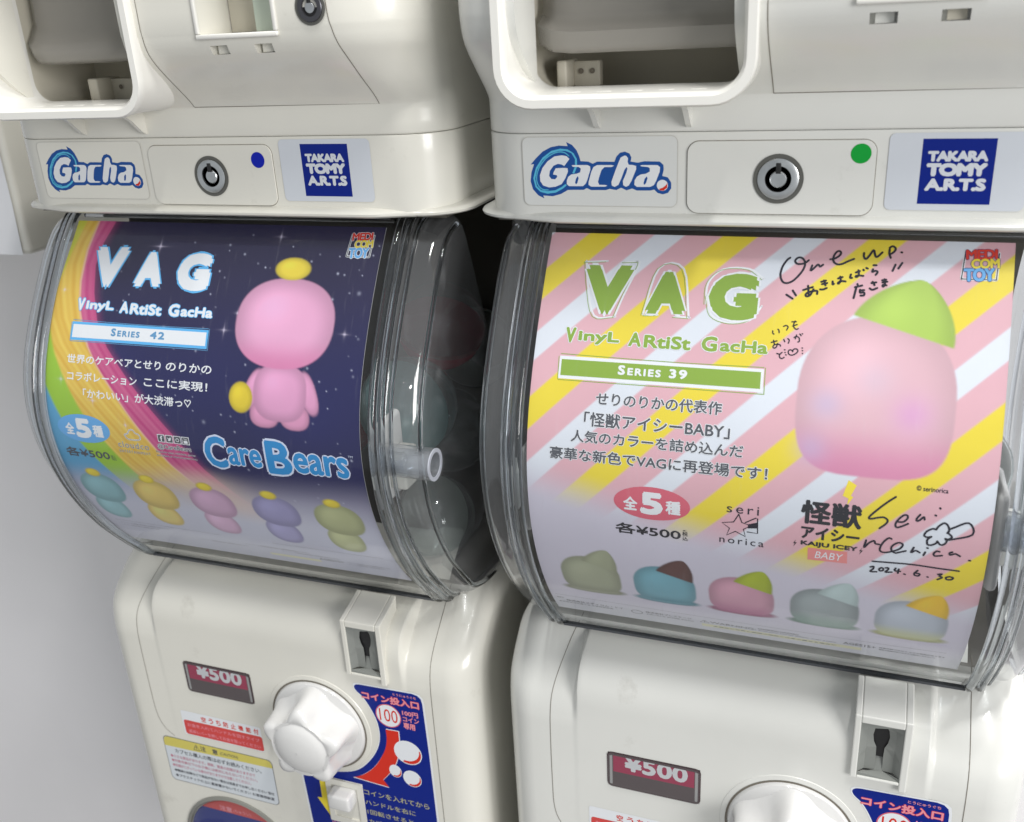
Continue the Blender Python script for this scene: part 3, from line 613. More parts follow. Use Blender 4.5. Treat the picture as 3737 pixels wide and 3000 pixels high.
    for s, a, b, t, c in (('コインを入れてから', 54.6, 102.9, -293.4, -298.2), ('ハンドルを右に', 54.6, 92, -302.4, -306.8), ('1回転させると', 55.2, 90, -310.8, -315.2), ('カプセルが出ます。', 55.3, 99, -319.4, -324)):
        text('sticker_lettering', s, a, b, t, c, M, .12, gy, st, .012)
    poly('yellow_arrow', [(20.6, -284.6), (25.8, -284.6), (25.4, -309.5), (30.4, -310.5), (24.9, -325.5), (16.6, -311.2), (20.4, -310.6)], M, .12, I_YEL, st)
    text('sticker_lettering', 'コイン返却', 25.5, 42, -327.4, -331.2, M, .12, I_PINKT, st, .02)
    # coin return button
    rbox('button_recess', .0262, .0540, -.0186, -.0178, -.3272, -.2900, shell, root, r=.0003)
    rf = field('return_button_frame', [.0260, .0302, .0405, .0500, .0542], [-.3275, -.3225, -.3085, -.2945, -.2897], lambda x, z: -.0196, [(.0302, .0500, -.3225, -.2945, .0015, False)], shell, root)
    sd = rf.modifiers.new('edge', 'BEVEL'); sd.width = .0008; sd.segments = 2
    rbox('return_button', .0315, .0485, -.0290, -.0100, -.3075, -.2950, WHITEP, root, r=.0022, seg=3)
    # red and yellow notices
    rd = poly('anti_tamper_notice', rrect(-87.4, -21.0, -281.8, -260.6, 1.5), M, .05, I_WHITE, root)
    poly('notice_band', rrect(-86.2, -21.0, -281.2, -268.6, 1.8), M, .09, mat('ink_notice_red', (.62, .06, .055), .4), rd)
    for i, ch in enumerate('空うち防止機能付'): text('notice_lettering', ch, -70.4 + 6.2 * i, -66.4 + 6.2 * i, -262.6, -267.2, M, .10, I_RED, rd, .02)
    text('notice_lettering', 'お金を入れてハンドルを回すタイプ', -83.6, -23.4, -270.8, -274, M, .13, I_PINKT, rd, .015)
    text('notice_lettering', '返却レバーを押してお金を取ってください', -83.4, -23.4, -276.4, -279.6, M, .13, I_PINKT, rd, .015)
    yl = poly('caution_notice_edge', rrect(-109.2, -16.6, -329.0, -288.2, 4), M, .04, I_DGREY, root)
    yl = poly('caution_notice', rrect(-108.8, -17.0, -328.6, -288.6, 3.8), M, .08, mat('ink_label_white', (.62, .66, .70), .3), root)
    poly('caution_band', [(-108.8, -297.2), (-108.8, -292.4), (-107.6, -289.6), (-105, -288.6), (-20.8, -288.6), (-18.2, -289.6), (-17, -292.4), (-17, -295.2)], M, .11, mat('ink_label_yellow', (.62, .54, .12), .4), yl)
    text('notice_lettering', '⚠注　意', -83, -62, -290.2, -295.4, M, .15, I_DGREY, yl, .015); text('notice_lettering', '(CAUTION)', -60, -45, -291.4, -294.6, M, .15, I_DGREY, yl, .005)
    text('notice_lettering', 'カプセル購入の際は必ずお読みください。', -100.6, -27, -298.4, -302.4, M, .13, I_DGREY, yl, .012)
    pk = mat('ink_dull_pink', (.50, .17, .24), .5)
    for s, b, z in (('●小さな部品があります。誤飲、窒息の危険がありますので', -33, -304.4), ('●対象年齢以下のお子様には絶対に与えないでください。', -32, -308.6), ('●先端がとがっている部分がありますので注意してください。', -38, -313.0)):
        text('notice_lettering', s, -105.6, b, z, z - 2.9, M, .13, pk, yl, .012)
    for s, b, z in (('●機械の故障などで商品が出ない場合は係員までお申し出ください 受付', -19.6, -317.8), ('●プラスチックの上に直接置かないでください お客様相談室', -20.2, -322.6)):
        text('notice_lettering', s, -105.0, b, z, z - 2.8, M, .13, I_DGREY, yl, .02)
    # round take-out window
    lathe('window_bezel', [(.0485, -.002), (.0480, .0012), (.0462, .0022), (.0448, .0010), (.0445, -.006)], (-.0575, -.0179, -.3815), mat('bezel_grey', (.20, .20, .18), .35), root, n=72)
    wd = poly('window_label', ell(-57.5, -381.5, 44, 44, 60), M, .1, I_NAVY, root)
    poly('window_label', [(-57.5 + 44 * math.cos(math.radians(a)), -381.5 + 44 * math.sin(math.radians(a))) for a in range(48, 133, 3)], M, .14, mat('ink_notice_red', (.62, .06, .055), .4), wd)
    text('notice_lettering', '注意', -71, -60, -343, -348, M, .18, I_PINKT, wd, .03); text('notice_lettering', '(ちゅうい)', -59, -44, -344, -347.6, M, .18, I_PINKT, wd, .01)
    lathe('window_dome', [(.0446, .0005), (.043, .0030), (.036, .0062), (.024, .0085), (.012, .0094), (.0005, .0097)], (-.0575, -.0179, -.3815), clear('window_clear', (.9, .9, .9), .05, 1.1, .02), root, n=48)
    return root

# ---------------------------------------------------------------- clear capsule case of the lower unit
def case(root, shell):
    P = COVF; V = []; F = []; xs = np.linspace(-.1078, .1078, 5)
    for p in P: V += [(x, p[0], p[1]) for x in xs]
    n = len(xs)
    for i in range(len(P) - 1):
        for j in range(n - 1): F.append((i * n + j, i * n + j + 1, (i + 1) * n + j + 1, (i + 1) * n + j))
    mk('clear_cover', V, F, CLEAR, root, True)
    # thick moulded lower edge
    q = COVF[-1]; sweep('cover_edge', [(-.1085, q[0] - .0008, q[1] - .0008), (.1085, q[0] - .0008, q[1] - .0008)], [(-.0008, -.0014), (.0008, -.0014), (.0008, .0014), (-.0008, .0014)], SLATE, root, up=(0, 0, 1), smooth=False)
    rbox('cover_rail', -.1045, .1045, .0120, .0150, .0812, .0832, RIB, root, r=.0005)
    rbox('cover_rail', -.1045, .1045, .0085, .0100, .0842, .0852, RIB, root, r=.0002)
    for s in (-1, 1):
        up = (1, 0, 0)
        for x, f, a, b in ((.1098, 1.000, .0024, .0026), (.1148, .995, .0017, .0024), (.1188, .973, .0010, .0016)):
            path = [(s * x, p[0], p[1]) for p in sdrum(f)][1:]
            sweep('cap_rib', path, circ(a, 10, b), RIB, root, up=up)
        rings = [(.1085, .995), (.1120, .995), (.1150, .992), (.1172, .975), (.1225, .962), (.1265, .955), (.1295, .945), (.1318, .925), (.1335, .895), (.1340, .84), (.1340, .6), (.1340, .3)]
        V = []; F = []
        for x, f in rings: V += [(s * x, p[0], p[1]) for p in sdrum(f)]
        k = len(COV)
        for i in range(len(rings) - 1):
            for j in range(k - 1): F.append((i * k + j, i * k + j + 1, (i + 1) * k + j + 1, (i + 1) * k + j))
        c = len(V); V.append((s * .134, .078, -.035)); i = (len(rings) - 1) * k
        for j in range(k - 1): F.append((i + j, i + j + 1, c))
        mk('side_cap', V, F, CAPCLEAR, root, True, angle=35)
        path = [(s * .1322, p[0], p[1]) for p in sdrum(.918)][1:]
        sweep('cap_rib', path, circ(.0014, 10), RIB, root, up=up)
        # hinge tube and the bracket behind it
        V = []; F = []
        if s > 0: lathe('hinge_tube', [(.0088, 0), (.0088, .032), (.0068, .032), (.0068, 0), (.0088, 0)], (s * .1065 + (0 if s > 0 else -.032), -.0360, -.0345), clear('tube_clear', (.9, .92, .95), .08, 1.8, .08), root, n=32, axis='x')
        if s > 0: lathe('tube_rim', [(.0088, 0), (.0088, .0006), (.0067, .0006), (.0067, 0)], (.1386, -.0360, -.0345), mat('tube_rim_frosted', (.46, .48, .54), .3), root, n=32, axis='x')
        rbox('hinge_bracket', .1022 if s > 0 else -.1112, .1076 if s > 0 else -.1064, -.0400, -.0080, -.0640, -.0160, WHITEP, root, r=.003, seg=3)
        rbox('hinge_bracket', min(s * .1075, s * .122), max(s * .1075, s * .118), -.0300, -.0130, -.0560, -.0340, shell, root, r=.002, seg=2)
    # hopper added at the back of the drum, coloured dark for shade
    Q = [p for p in sdrum(.93)]; Q = [p for p in Q if p[0] > .045 or (p[1] < -.11 and p[0] > .020)]
    V = []; F = []
    for p in Q: V += [(-.124, p[0], p[1]), (.124, p[0], p[1])]
    for i in range(len(Q) - 1): F.append((2 * i, 2 * i + 1, 2 * i + 3, 2 * i + 2))
    mk('hopper', V, F, DARK, root, True)
    V = [(-.124, p[0], p[1]) for p in Q]; c = len(V); V.append((-.124, .075, .086)); F = [(i, i + 1, c) for i in range(c - 1)]
    mk('hopper_wall', V, F, DARK, root)
    rbox('head_shade_plate', -.135, .135, .012, .20, .0850, .0864, DARK, root, r=0)  # added plate, dark in place of shade under the cream head
    LP = [p for p in COVF if p[1] < -.1395]; V = []; F = []
    for p in LP: V += [(-.1068, p[0] + .0016, p[1] + .0010), (.1068, p[0] + .0016, p[1] + .0010)]
    for i in range(len(LP) - 1): F.append((2 * i, 2 * i + 1, 2 * i + 3, 2 * i + 2))
    mk('case_liner', V, F, shell, root, True)

def capsule(loc, rad, lower, upper, rot, label, group):
    t = empty('toy_capsule', loc, label, 'capsule', group); t.rotation_euler = rot
    n = 10
    lo = [(rad * .985 * math.cos(math.pi / 2 * k / n) + 0, -rad * math.sin(math.pi / 2 * k / n)) for k in range(n + 1)][::-1]
    up = [(rad * math.cos(math.pi / 2 * k / n), rad * math.sin(math.pi / 2 * k / n)) for k in range(n + 1)]
    lathe('lower_shell', [(max(r, .0002), d) for r, d in lo], (0, 0, 0), lower, t, n=40, axis='z', angle=60)
    lathe('upper_shell', [(rad * 1.02, -.002), (rad * 1.02, .0)] + [(max(r, .0002), d) for r, d in up], (0, 0, 0), upper, t, n=40, axis='z', angle=60)
    return t

# ---------------------------------------------------------------- upper unit
def upper_machine(loc, shell, label, left):
    root = empty('capsule_machine', loc, label, 'capsule machine', 'capsule machines standing side by side')
    zs = [.1286, .1290, .1296, .135, .140, .1430] + rng(.1440, .182, .0016) + [.19, .20, .22, .26]
    fx = [-.112] + list(np.linspace(-.1, .08, 8)) + [.092]
    rows = []
    for z in zs:
        i = .0007 if z < .1288 else (.0002 if z < .1293 else 0)
        rows.append((z, plan(yu(z) + i, .140 - i, .026, hw_up(z) - i, r_up(z), .26, fx)))
    loft('shell', rows, shell, root, skip=lambda c: -.112 < c[0] < .092 and c[1] < .02 and c[2] > .1440)
    def yf(x, z): return yu(z)
    holes = [(.0357, .0457, .1705, .1746, .004, True), (.0609, .0708, .1704, .1745, .004, True), (.0325, .0742, .1798, .25, .030, True), (-.1060, -.0145, .1478, .25, .0, False)]
    xs = [-.112] + list(np.linspace(-.11, .09, 41)) + [.092]
    field('coin_panel', xs, [.1440, .1445] + rng(.146, .182, .0016) + [.19, .20, .22, .26], yf, holes, shell, root)
    S = lambda x, z: y_up(x, z) if x > 0 else yu(z)
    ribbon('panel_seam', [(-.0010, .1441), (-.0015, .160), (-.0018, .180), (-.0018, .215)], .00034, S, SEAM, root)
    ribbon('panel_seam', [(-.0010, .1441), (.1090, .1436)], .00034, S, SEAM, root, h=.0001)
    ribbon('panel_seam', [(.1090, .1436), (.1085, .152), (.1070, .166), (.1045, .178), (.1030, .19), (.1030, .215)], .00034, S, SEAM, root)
    wf = mat('window_rim_white', (.76, .75, .71), .25)
    V = rbox('window_rim', .0305, .0762, -.0322, -.0300, .1776, .1799, wf, root, r=.0006)
    rbox('window_rim', .0305, .0326, -.0322, -.0300, .1800, .25, wf, root, r=.0006); rbox('window_rim', .0741, .0762, -.0322, -.0300, .1800, .25, wf, root, r=.0006)
    inner = mat('inner_beige', (.52, .49, .41), .5, var=.08)
    rbox('window_inner_wall', .0330, .0560, -.0050, -.0035, .1800, .24, inner, root, r=0)
    rbox('window_inner_wall', .0560, .0735, -.0180, -.0165, .1800, .24, mat('inner_pale_green', (.46, .52, .44), .4), root, r=0)
    for x in (.0357, .0609): rbox('vent_inner', x + .002, x + .0088, -.0252, -.0240, .1707, .1744, shell if x < .05 or left else inner, root, r=0)
    if left: lock(root, .0948, y_up(.0948, .1884) - .0002, .1890, .0078, bright=False)
    # take-out tray: rounded white rim standing proud of the shell
    pth = [(-.1128, .25)] + [(-.1128, z) for z in (.22, .20, .185, .172)] + [(-.1128 + .0145 * (1 - math.cos(a)), .1600 - .0145 * math.sin(a)) for a in np.linspace(0, math.pi / 2, 9)] + \
          [(-.080, .1455), (-.058, .1455), (-.036, .1455)] + [(-.0222 + .0150 * math.sin(a), .1605 - .0150 * math.cos(a)) for a in np.linspace(0, math.pi / 2, 9)] + [(-.0072, z) for z in (.172, .185, .20, .22, .25)]
    path = [(x, -.0300, z) for x, z in pth]
    sec = [(.0020 * 1, -.0028)]
    sec = [(-.0060, -.0022), (-.0060, .0012), (-.0042, .0026), (-.0010, .0030), (.010, .0034), (.032, .0036), (.032, -.0020), (.010, -.0020), (-.0010, -.0024), (-.0042, -.0030)]
    sweep('tray_rim', path, sec, wf, root, up=(0, 1, 0))
    # inside of the tray
    A = [(-.108, .1462), (-.1085, .165), (-.1085, .25)]
    V = []; F = []
    yb = .052
    dd = .0030
    prof = [(-.1128 + dd, .25), (-.1128 + dd, .172)] + [(-.0983 - (.0145 - dd) * math.cos(a), .1600 - (.0145 - dd) * math.sin(a)) for a in np.linspace(0, math.pi / 2, 9)] + [(-.06, .1455 + dd)] + \
           [(-.0222 + (.0150 - dd) * math.sin(a), .1605 - (.0150 - dd) * math.cos(a)) for a in np.linspace(0, math.pi / 2, 9)] + [(-.0072 - dd, .172), (-.0072 - dd, .25)]
    ys = (-.030, -.010, .010, .030, .050, yb)
    for y in ys: V += [(x, y, z - max(0, y - 0.0) * .06) for x, z in prof]
    n = len(prof)
    for i in range(len(ys) - 1):
        for j in range(n - 1): F.append((i * n + j, i * n + j + 1, (i + 1) * n + j + 1, (i + 1) * n + j))
    F.append(tuple(range((len(ys) - 1) * n, len(ys) * n)))
    mk('tray_pocket', V, F, inner, root, True, angle=40)
    for k in range(5): rbox('slot_light_strip', -.086 + .0135 * k, -.0795 + .0135 * k, -.0255, -.0195, .1480, .1488, wf, root, r=.0002)  # pale raised blocks stand in for light coming through floor slots
    # hinge block with screw holes, low at the back
    hb = rbox('hinge_block', -.1012 if not left else -.0790, -.0962 if not left else -.0725, .010, .030, .1475, .1600, inner, root, r=.001)
    rbox('hinge_plate', -.0965 if not left else -.0730, -.0835 if not left else -.040, .022, .028, .1475, .1590, inner, hb, r=.0006)
    for x in ((-.0925, -.0870) if not left else (-.066, -.050)): lathe('screw_hole', [(.0013, .0005), (.0001, .0005)], (x, .0218, .1545), SEAM, hb, n=16)
    # translucent flap
    V = []; F = []
    fp = [(-.004, .1635), (-.0050, .1665), (-.0052, .1725), (.0020, .1765), (.0040, .180), (.0045, .21), (.0045, .25)] if not left else [(-.002, .1685), (-.0040, .1710), (-.0050, .1760), (-.0020, .1800), (.0020, .186), (.0035, .21), (.0035, .25)]
    xl = np.linspace(-.1065, -.0120, 12)
    for y, z in fp: V += [(x, y + .006 * smooth(-.098, -.1065, x), z + .004 * smooth(-.094, -.1065, x)) for x in xl]
    for i in range(len(fp) - 1):
        for j in range(11): F.append((i * 12 + j, i * 12 + j + 1, (i + 1) * 12 + j + 1, (i + 1) * 12 + j))
    fm = bpy.data.materials.get('translucent_flap')
    if not fm:
        fm = bpy.data.materials.new('translucent_flap'); fm.use_nodes = True; nt = fm.node_tree; p = nt.nodes['Principled BSDF']
        p.inputs['Base Color'].default_value = (.42, .40, .365, 1); p.inputs['Roughness'].default_value = .22
        t = nt.nodes.new('ShaderNodeBsdfTransparent'); t.inputs[0].default_value = (.8, .8, .78, 1); mx = nt.nodes.new('ShaderNodeMixShader'); mx.inputs[0].default_value = .50
        nt.links.new(t.outputs[0], mx.inputs[1]); nt.links.new(p.outputs[0], mx.inputs[2]); nt.links.new(mx.outputs[0], nt.nodes['Material Output'].inputs['Surface'])
        n_ = nt.nodes.new('ShaderNodeTexNoise'); n_.inputs['Scale'].default_value = 700; b_ = nt.nodes.new('ShaderNodeBump'); b_.inputs['Strength'].default_value = .3; b_.inputs['Distance'].default_value = .0003
        nt.links.new(n_.outputs['Fac'], b_.inputs['Height']); nt.links.new(b_.outputs[0], p.inputs['Normal'])
    fo = mk('tray_flap', V, F, fm, root, True, angle=60)
    so = fo.modifiers.new('thick', 'SOLIDIFY'); so.thickness = .0012
    # small stiffening fins under the tray
    for x in (-.0790, -.0370):
        V = [(x - .0012, -.020, .1445), (x - .0012, .001, .1445), (x - .0012, .001, .1300), (x - .0012, -.003, .1320), (x - .0012, -.010, .1385)]
        V += [(a + .0024, b, c) for a, b, c in V]
        F = [(0, 1, 2, 3, 4), (9, 8, 7, 6, 5)] + [(i, (i + 1) % 5, 5 + (i + 1) % 5, 5 + i) for i in range(5)]
        fixn(mk('tray_fin', V, F, shell, root))
    return root
# ---------------------------------------------------------------- poster cards
def lin(c):
    c = np.array(c, float) / 255; return np.where(c <= .04045, c / 12.92, ((c + .055) / 1.055) ** 2.4)
def mixc(a, b, t): return a + (b - a) * t[..., None]
def sst(a, b, x):
    t = np.clip((x - a) / (b - a), 0, 1); return t * t * (3 - 2 * t)
def blob(img, U, V, cx, cy, rx, ry, col, hi=.45, rot=0, p=2.0, dark=.30, low=None, aa=.9, flat=0):
    """a softly shaded round printed shape"""
    r = math.radians(rot); a = (U - cx) * math.cos(r) + (V - cy) * math.sin(r); b = -(U - cx) * math.sin(r) + (V - cy) * math.cos(r)
    X = a / rx; Y = b / ry; pb = np.where(Y > 0, p + flat, p); d = (np.abs(X) ** pb + np.abs(Y) ** pb) ** (1 / pb)
    m = np.clip((1 - d) * min(rx, ry) / aa + .5, 0, 1)
    c = lin(col)
    sh = 1 - dark * sst(.55, 1.05, d) + hi * np.exp(-((X + .28) ** 2 + (Y + .35) ** 2) / .22) * .35
    colr = np.clip(c[None, None] * sh[..., None], 0, .9)
    if low is not None: colr = mixc(colr, np.broadcast_to(lin(low), colr.shape), sst(.25, .95, Y) * .75)
    return mixc(img, colr, m)
def art_left(U, V):
    rs = np.random.RandomState(3)
    navy = mixc(np.broadcast_to(lin((30, 25, 66)), U.shape + (3,)), np.broadcast_to(lin((18, 20, 84)), U.shape + (3,)), sst(20, 95, V))
    cloud = np.zeros_like(U)
    for k in range(26):
        cx, cy, r = rs.uniform(-80, 105), rs.uniform(0, 150), rs.uniform(8, 24); cloud += np.exp(-((U - cx) ** 2 + (V - cy) ** 2) / r ** 2) * rs.uniform(-.25, .4)
    navy = np.clip(navy * (1 + .5 * cloud[..., None]), 0, 1)
    img = navy
    vv = [0, 14, 28, 45, 61, 76, 89, 123, 144, 170, 200]
    e1 = np.interp(V, vv, [-77.5, -82.5, -84.2, -80.7, -75, -65.5, -53.3, -20, -3, 24, 60])
    e2 = np.interp(V, [0, 19, 38, 54, 65, 77, 88, 101, 121, 144, 170, 200], [-90, -93, -92.5, -89.4, -85, -79, -71, -59.7, -44, -26, 0, 30])
    e3 = np.interp(V, [0, 20, 40, 60, 67, 82, 96, 115, 140, 170, 200], [-99, -104, -108.5, -110, -109, -103, -95, -83.5, -65, -42, -16])
    e4 = np.interp(V, [0, 90, 101, 120, 140, 170, 200], [-118, -114, -109, -99.6, -86, -62, -40])
    def left_of(e, w=.9): return np.clip((e - U) / w + .5, 0, 1)
    streak = .5 + .5 * np.sin((U - e1) * .9) * np.sin((U - e1) * .37 + 1)
    pink = mixc(np.broadcast_to(lin((196, 62, 128)), img.shape), np.broadcast_to(lin((222, 120, 160)), img.shape), streak * .7)
    yel = mixc(np.broadcast_to(lin((226, 180, 70)), img.shape), np.broadcast_to(lin((240, 208, 96)), img.shape), streak)
    grn = mixc(np.broadcast_to(lin((214, 214, 70)), img.shape), np.broadcast_to(lin((160, 204, 60)), img.shape), sst(20, 85, V))
    blu = np.broadcast_to(lin((96, 170, 214)), img.shape)
    img = mixc(img, lin((170, 60, 120)) + 0 * img, np.exp(-np.clip(U - e1, 0, 99) ** 2 / 14) * .35)
    img = mixc(img, pink, left_of(e1)); img = mixc(img, yel, left_of(e2, 2.5)); img = mixc(img, grn, left_of(e3, 2)); img = mixc(img, blu, left_of(e4, 2))
    img = mixc(img, lin((250, 215, 190)) + 0 * img, np.exp(-((U - e2) / .7) ** 2) * .5)
    for k in range(150):
        cx, cy = rs.uniform(-80, 100), rs.uniform(3, 160); ex = float(np.interp(cy, vv, [-77, -82, -84, -80, -75, -65, -53, -20, -3, 24, 60]))
        if cx < ex + 2: continue
        r = rs.choice([.35, .45, .6, 1.0], p=[.5, .3, .15, .05]); b = rs.uniform(.25, .9)
        img = mixc(img, lin((220, 225, 250)) + 0 * img, np.exp(-((U - cx) ** 2 + (V - cy) ** 2) / r ** 2) * b)
    for cx, cy, s in ((-41, 15, 4.5), (38, 7, 3.2), (13, 62, 3.2), (-103, 44, 2), (-74, 108, 3), (-97, 97, 3), (-52, 121, 2), (20, 52, 2), (88, 60, 2.5)):
        g = np.exp(-(np.abs(U - cx) / .35 + np.abs(V - cy) / (s * .5))) + np.exp(-(np.abs(V - cy) / .35 + np.abs(U - cx) / (s * .5)))
        img = mixc(img, lin((235, 225, 250)) + 0 * img, np.clip(g, 0, 1) * .75)
    # lower part runs out into a pale lilac ground
    hz = sst(140, 166, V + .05 * (U - 40))
    img = mixc(img, np.broadcast_to(lin((176, 172, 196)), img.shape), hz * .75)
    img = mixc(img, np.broadcast_to(lin((214, 215, 232)), img.shape), sst(150, 186, V))
    warm = np.exp(-((U - e2 - 8) / 26) ** 2) * sst(140, 155, V) * (1 - sst(165, 190, V))
    img = mixc(img, lin((240, 214, 190)) + 0 * img, warm * .6)
    # plain vinyl doll shapes, without face or markings, standing in for the printed figures
    for fx in (43, 62): img = blob(img, U, V, fx, 106.5, 9, 7, (230, 158, 196), p=2.4)
    for fx, rt in ((35.5, 22), (70, -22)): img = blob(img, U, V, fx, 93, 5, 12, (230, 160, 200), rot=rt, p=2.2)
    img = blob(img, U, V, 52.5, 94, 16.5, 15.5, (232, 164, 204), p=2.7)
    img = blob(img, U, V, 50.5, 56, 30.5, 25, (236, 172, 208), p=2.3, low=(226, 130, 178))
    img = blob(img, U, V, 50, 25.5, 11, 6.5, (240, 216, 70), p=2.0)
    img = blob(img, U, V, 28, 98, 7.5, 8.5, (232, 206, 50), p=2.0)
    for (hx, bx, c) in ((-88, -94, (150, 196, 204)), (-48, -54, (236, 208, 120)), (-7, -11, (218, 178, 208)), (36.5, 32, (168, 163, 206)), (77.5, 74, (190, 194, 146))):
        img = blob(img, U, V, (bx + hx) / 2, 190, 11.5, 12, tuple(min(255, k + 14) for k in c), p=2.3)
        img = blob(img, U, V, hx, 171, 15.5, 13, c, p=2.3, low=tuple(int(k * .9) for k in c))
        img = blob(img, U, V, hx - 1, 157.5, 5.5, 3.2, (238, 214, 70))
    return img
def art_right(U, V):
    t = (U + V + 86.5) % 64.3
    def band(a, b): return np.clip((t - a) / .8 + .5, 0, 1) * np.clip((b - t) / .8 + .5, 0, 1)
    img = np.broadcast_to(lin((229, 180, 190)), U.shape + (3,)).copy()
    img = mixc(img, lin((240, 218, 62)) + 0 * img, np.clip(band(0, 16.2) + np.clip((t - 64.3) / .8 + .5, 0, 1), 0, 1))
    img = mixc(img, lin((228, 233, 242)) + 0 * img, band(32.3, 46.8))
    fl = sst(0, 26, V - (113 + (U + 90) * .25))
    img = mixc(img, np.broadcast_to(lin((216, 211, 226)), img.shape), fl)
    fy = sst(0, 24, V - (206))
    img = mixc(img, np.broadcast_to(lin((224, 224, 232)), img.shape), fy)
    # plain rounded vinyl shapes standing in for the printed figures
    img = blob(img, U, V, 50.5, 71, 32.3, 35.5, (226, 184, 194), p=2.15, flat=1.5, hi=.5, dark=.16, low=(224, 134, 176))
    for cx, cy, r, c, a in ((31, 76, 7, (196, 186, 220), .55), (66, 78, 8, (222, 160, 214), .6), (50, 64, 8, (214, 196, 214), .45), (26, 96, 7, (196, 184, 222), .5)):
        img = mixc(img, lin(c) + 0 * img, np.exp(-((U - cx) ** 2 + (V - cy) ** 2) / r ** 2) * a)
    # cone-shaped cap
    def cap(img, cx, cy, w, h, rot, col, hi=.4):
        r = math.radians(rot); a = (U - cx) * math.cos(r) + (V - cy) * math.sin(r); b = -(U - cx) * math.sin(r) + (V - cy) * math.cos(r)
        y = b / h                                 # 0 at the brim, -1 at the tip
        half = w * (1 - np.clip(-y, 0, 1) ** 1.6) ** .68
        m = np.clip((half - np.abs(a)) / .9 + .5, 0, 1) * np.clip((-b) / .9 + .5, 0, 1) * np.clip((b + h) / .9 + .5, 0, 1)
        sh = 1 - .22 * sst(.5, 1, np.abs(a) / (half + .1)) + hi * .3 * np.exp(-((a / w + .3) ** 2 + (y + .4) ** 2) / .15)
        return mixc(img, np.clip(lin(col)[None, None] * sh[..., None], 0, .9), m)
    img = cap(img, 59.5, 42, 21.5, 24.5, 17, (178, 208, 92))
    for cx, c, cc, low in ((-78.5, (172, 176, 150), (168, 172, 144), None), (-40, (120, 176, 192), (96, 62, 58), None), (-2, (214, 160, 180), (172, 186, 44), (196, 128, 160)),
                           (37, (160, 170, 172), (190, 208, 208), (140, 168, 156)), (75.5, (190, 198, 210), (240, 196, 56), (212, 214, 160))):
        img = blob(img, U, V, cx, 201, 16.5, 3.6, tuple(int(k * .92) for k in (low or c)), p=2.2, hi=.1)
        img = blob(img, U, V, cx, 186, 15.8, 16, c, p=2.3, flat=1.5, low=low)
        img = cap(img, cx + 5.5, 177, 9.5, 14.5, 20, cc)
    return img
def poster(name, side, root_loc, art, label):
    root = empty(name, root_loc, label, 'poster')
    xs0, xs1 = -105.6, 101.2; v1 = 236.0; nu, nv = 345, 394
    u = np.linspace(0, 1, nu); v = np.linspace(0, v1, nv)
    Ug = np.zeros((nv, nu)); Vg = np.repeat(v[:, None], nu, 1)
    left = xs0 - (4.0 * sst(0, 65, Vg[:, :1]) if side == 'L' else 0 * Vg[:, :1])
    Ug = left + (xs1 - left) * u[None]
    V3 = [poster_map(a, b, 0) for a, b in zip(Ug.ravel(), Vg.ravel())]
    idx = np.arange(nu * nv).reshape(nv, nu)
    F = np.stack([idx[:-1, :-1], idx[1:, :-1], idx[1:, 1:], idx[:-1, 1:]], -1).reshape(-1, 4)
    me = bpy.data.meshes.new('printed_face'); me.from_pydata(V3, [], F.tolist()); me.update()
    img = art(Ug, Vg).reshape(-1, 3) * .86
    ca = me.color_attributes.new('print', 'FLOAT_COLOR', 'POINT')
    ca.data.foreach_set('color', np.concatenate([img, np.ones((len(img), 1))], 1).astype(np.float32).ravel())
    me.polygons.foreach_set('use_smooth', [True] * len(me.polygons))
    me.materials.append(mat('poster_print', (1, 1, 1), .42, spec=.35, vcol='print', var=.03, vscale=20))
    o = bpy.data.objects.new('printed_face', me); COL.objects.link(o); o.parent = root
    V2 = []; F2 = []
    for j in range(0, nv, 8):
        for uu in (Ug[j, 0], Ug[j, -1]): V2.append(poster_map(uu, v[j], -.35))
    for j in range(len(V2) // 2 - 1): F2.append((2 * j, 2 * j + 1, 2 * j + 3, 2 * j + 2))
    mk('card_back', V2, F2, mat('card_white', (.7, .7, .68), .7), root, True)
    return root
I_LOGOEDGE = ink('ink_logo_edge', (.03, .05, .16))
PS = 3.0   # slicing step for print on the curved card
def medicom(root, M, dark=False):
    g = []
    fr = [[(82, 4.6), (81, 17.2)], [(81, 17.2), (94.6, 17.2)], [(94.6, 17.2), (95.2, 5)]]
    strokes('logo_frame', fr, 1.1, M, .06, I_WHITE, root, PS); strokes('logo_frame', fr, .45, M, .09, I_BLACK, root, PS)
    for s, a, b, t, c, m in (('MEDI', 82.2, 94.6, 3.4, 8.0, I_RED), ('COM', 84.4, 95.6, 7.6, 12.2, I_YEL), ('TOY', 81.8, 94, 12.0, 18.2, I_MBLUE)):
        text('logo_lettering', s, a, b, t, c, M, .14, m, root, .045, PS, outline=I_LOGOEDGE if dark else I_WHITE, ow=.035, rot=-3, space=.92)
    
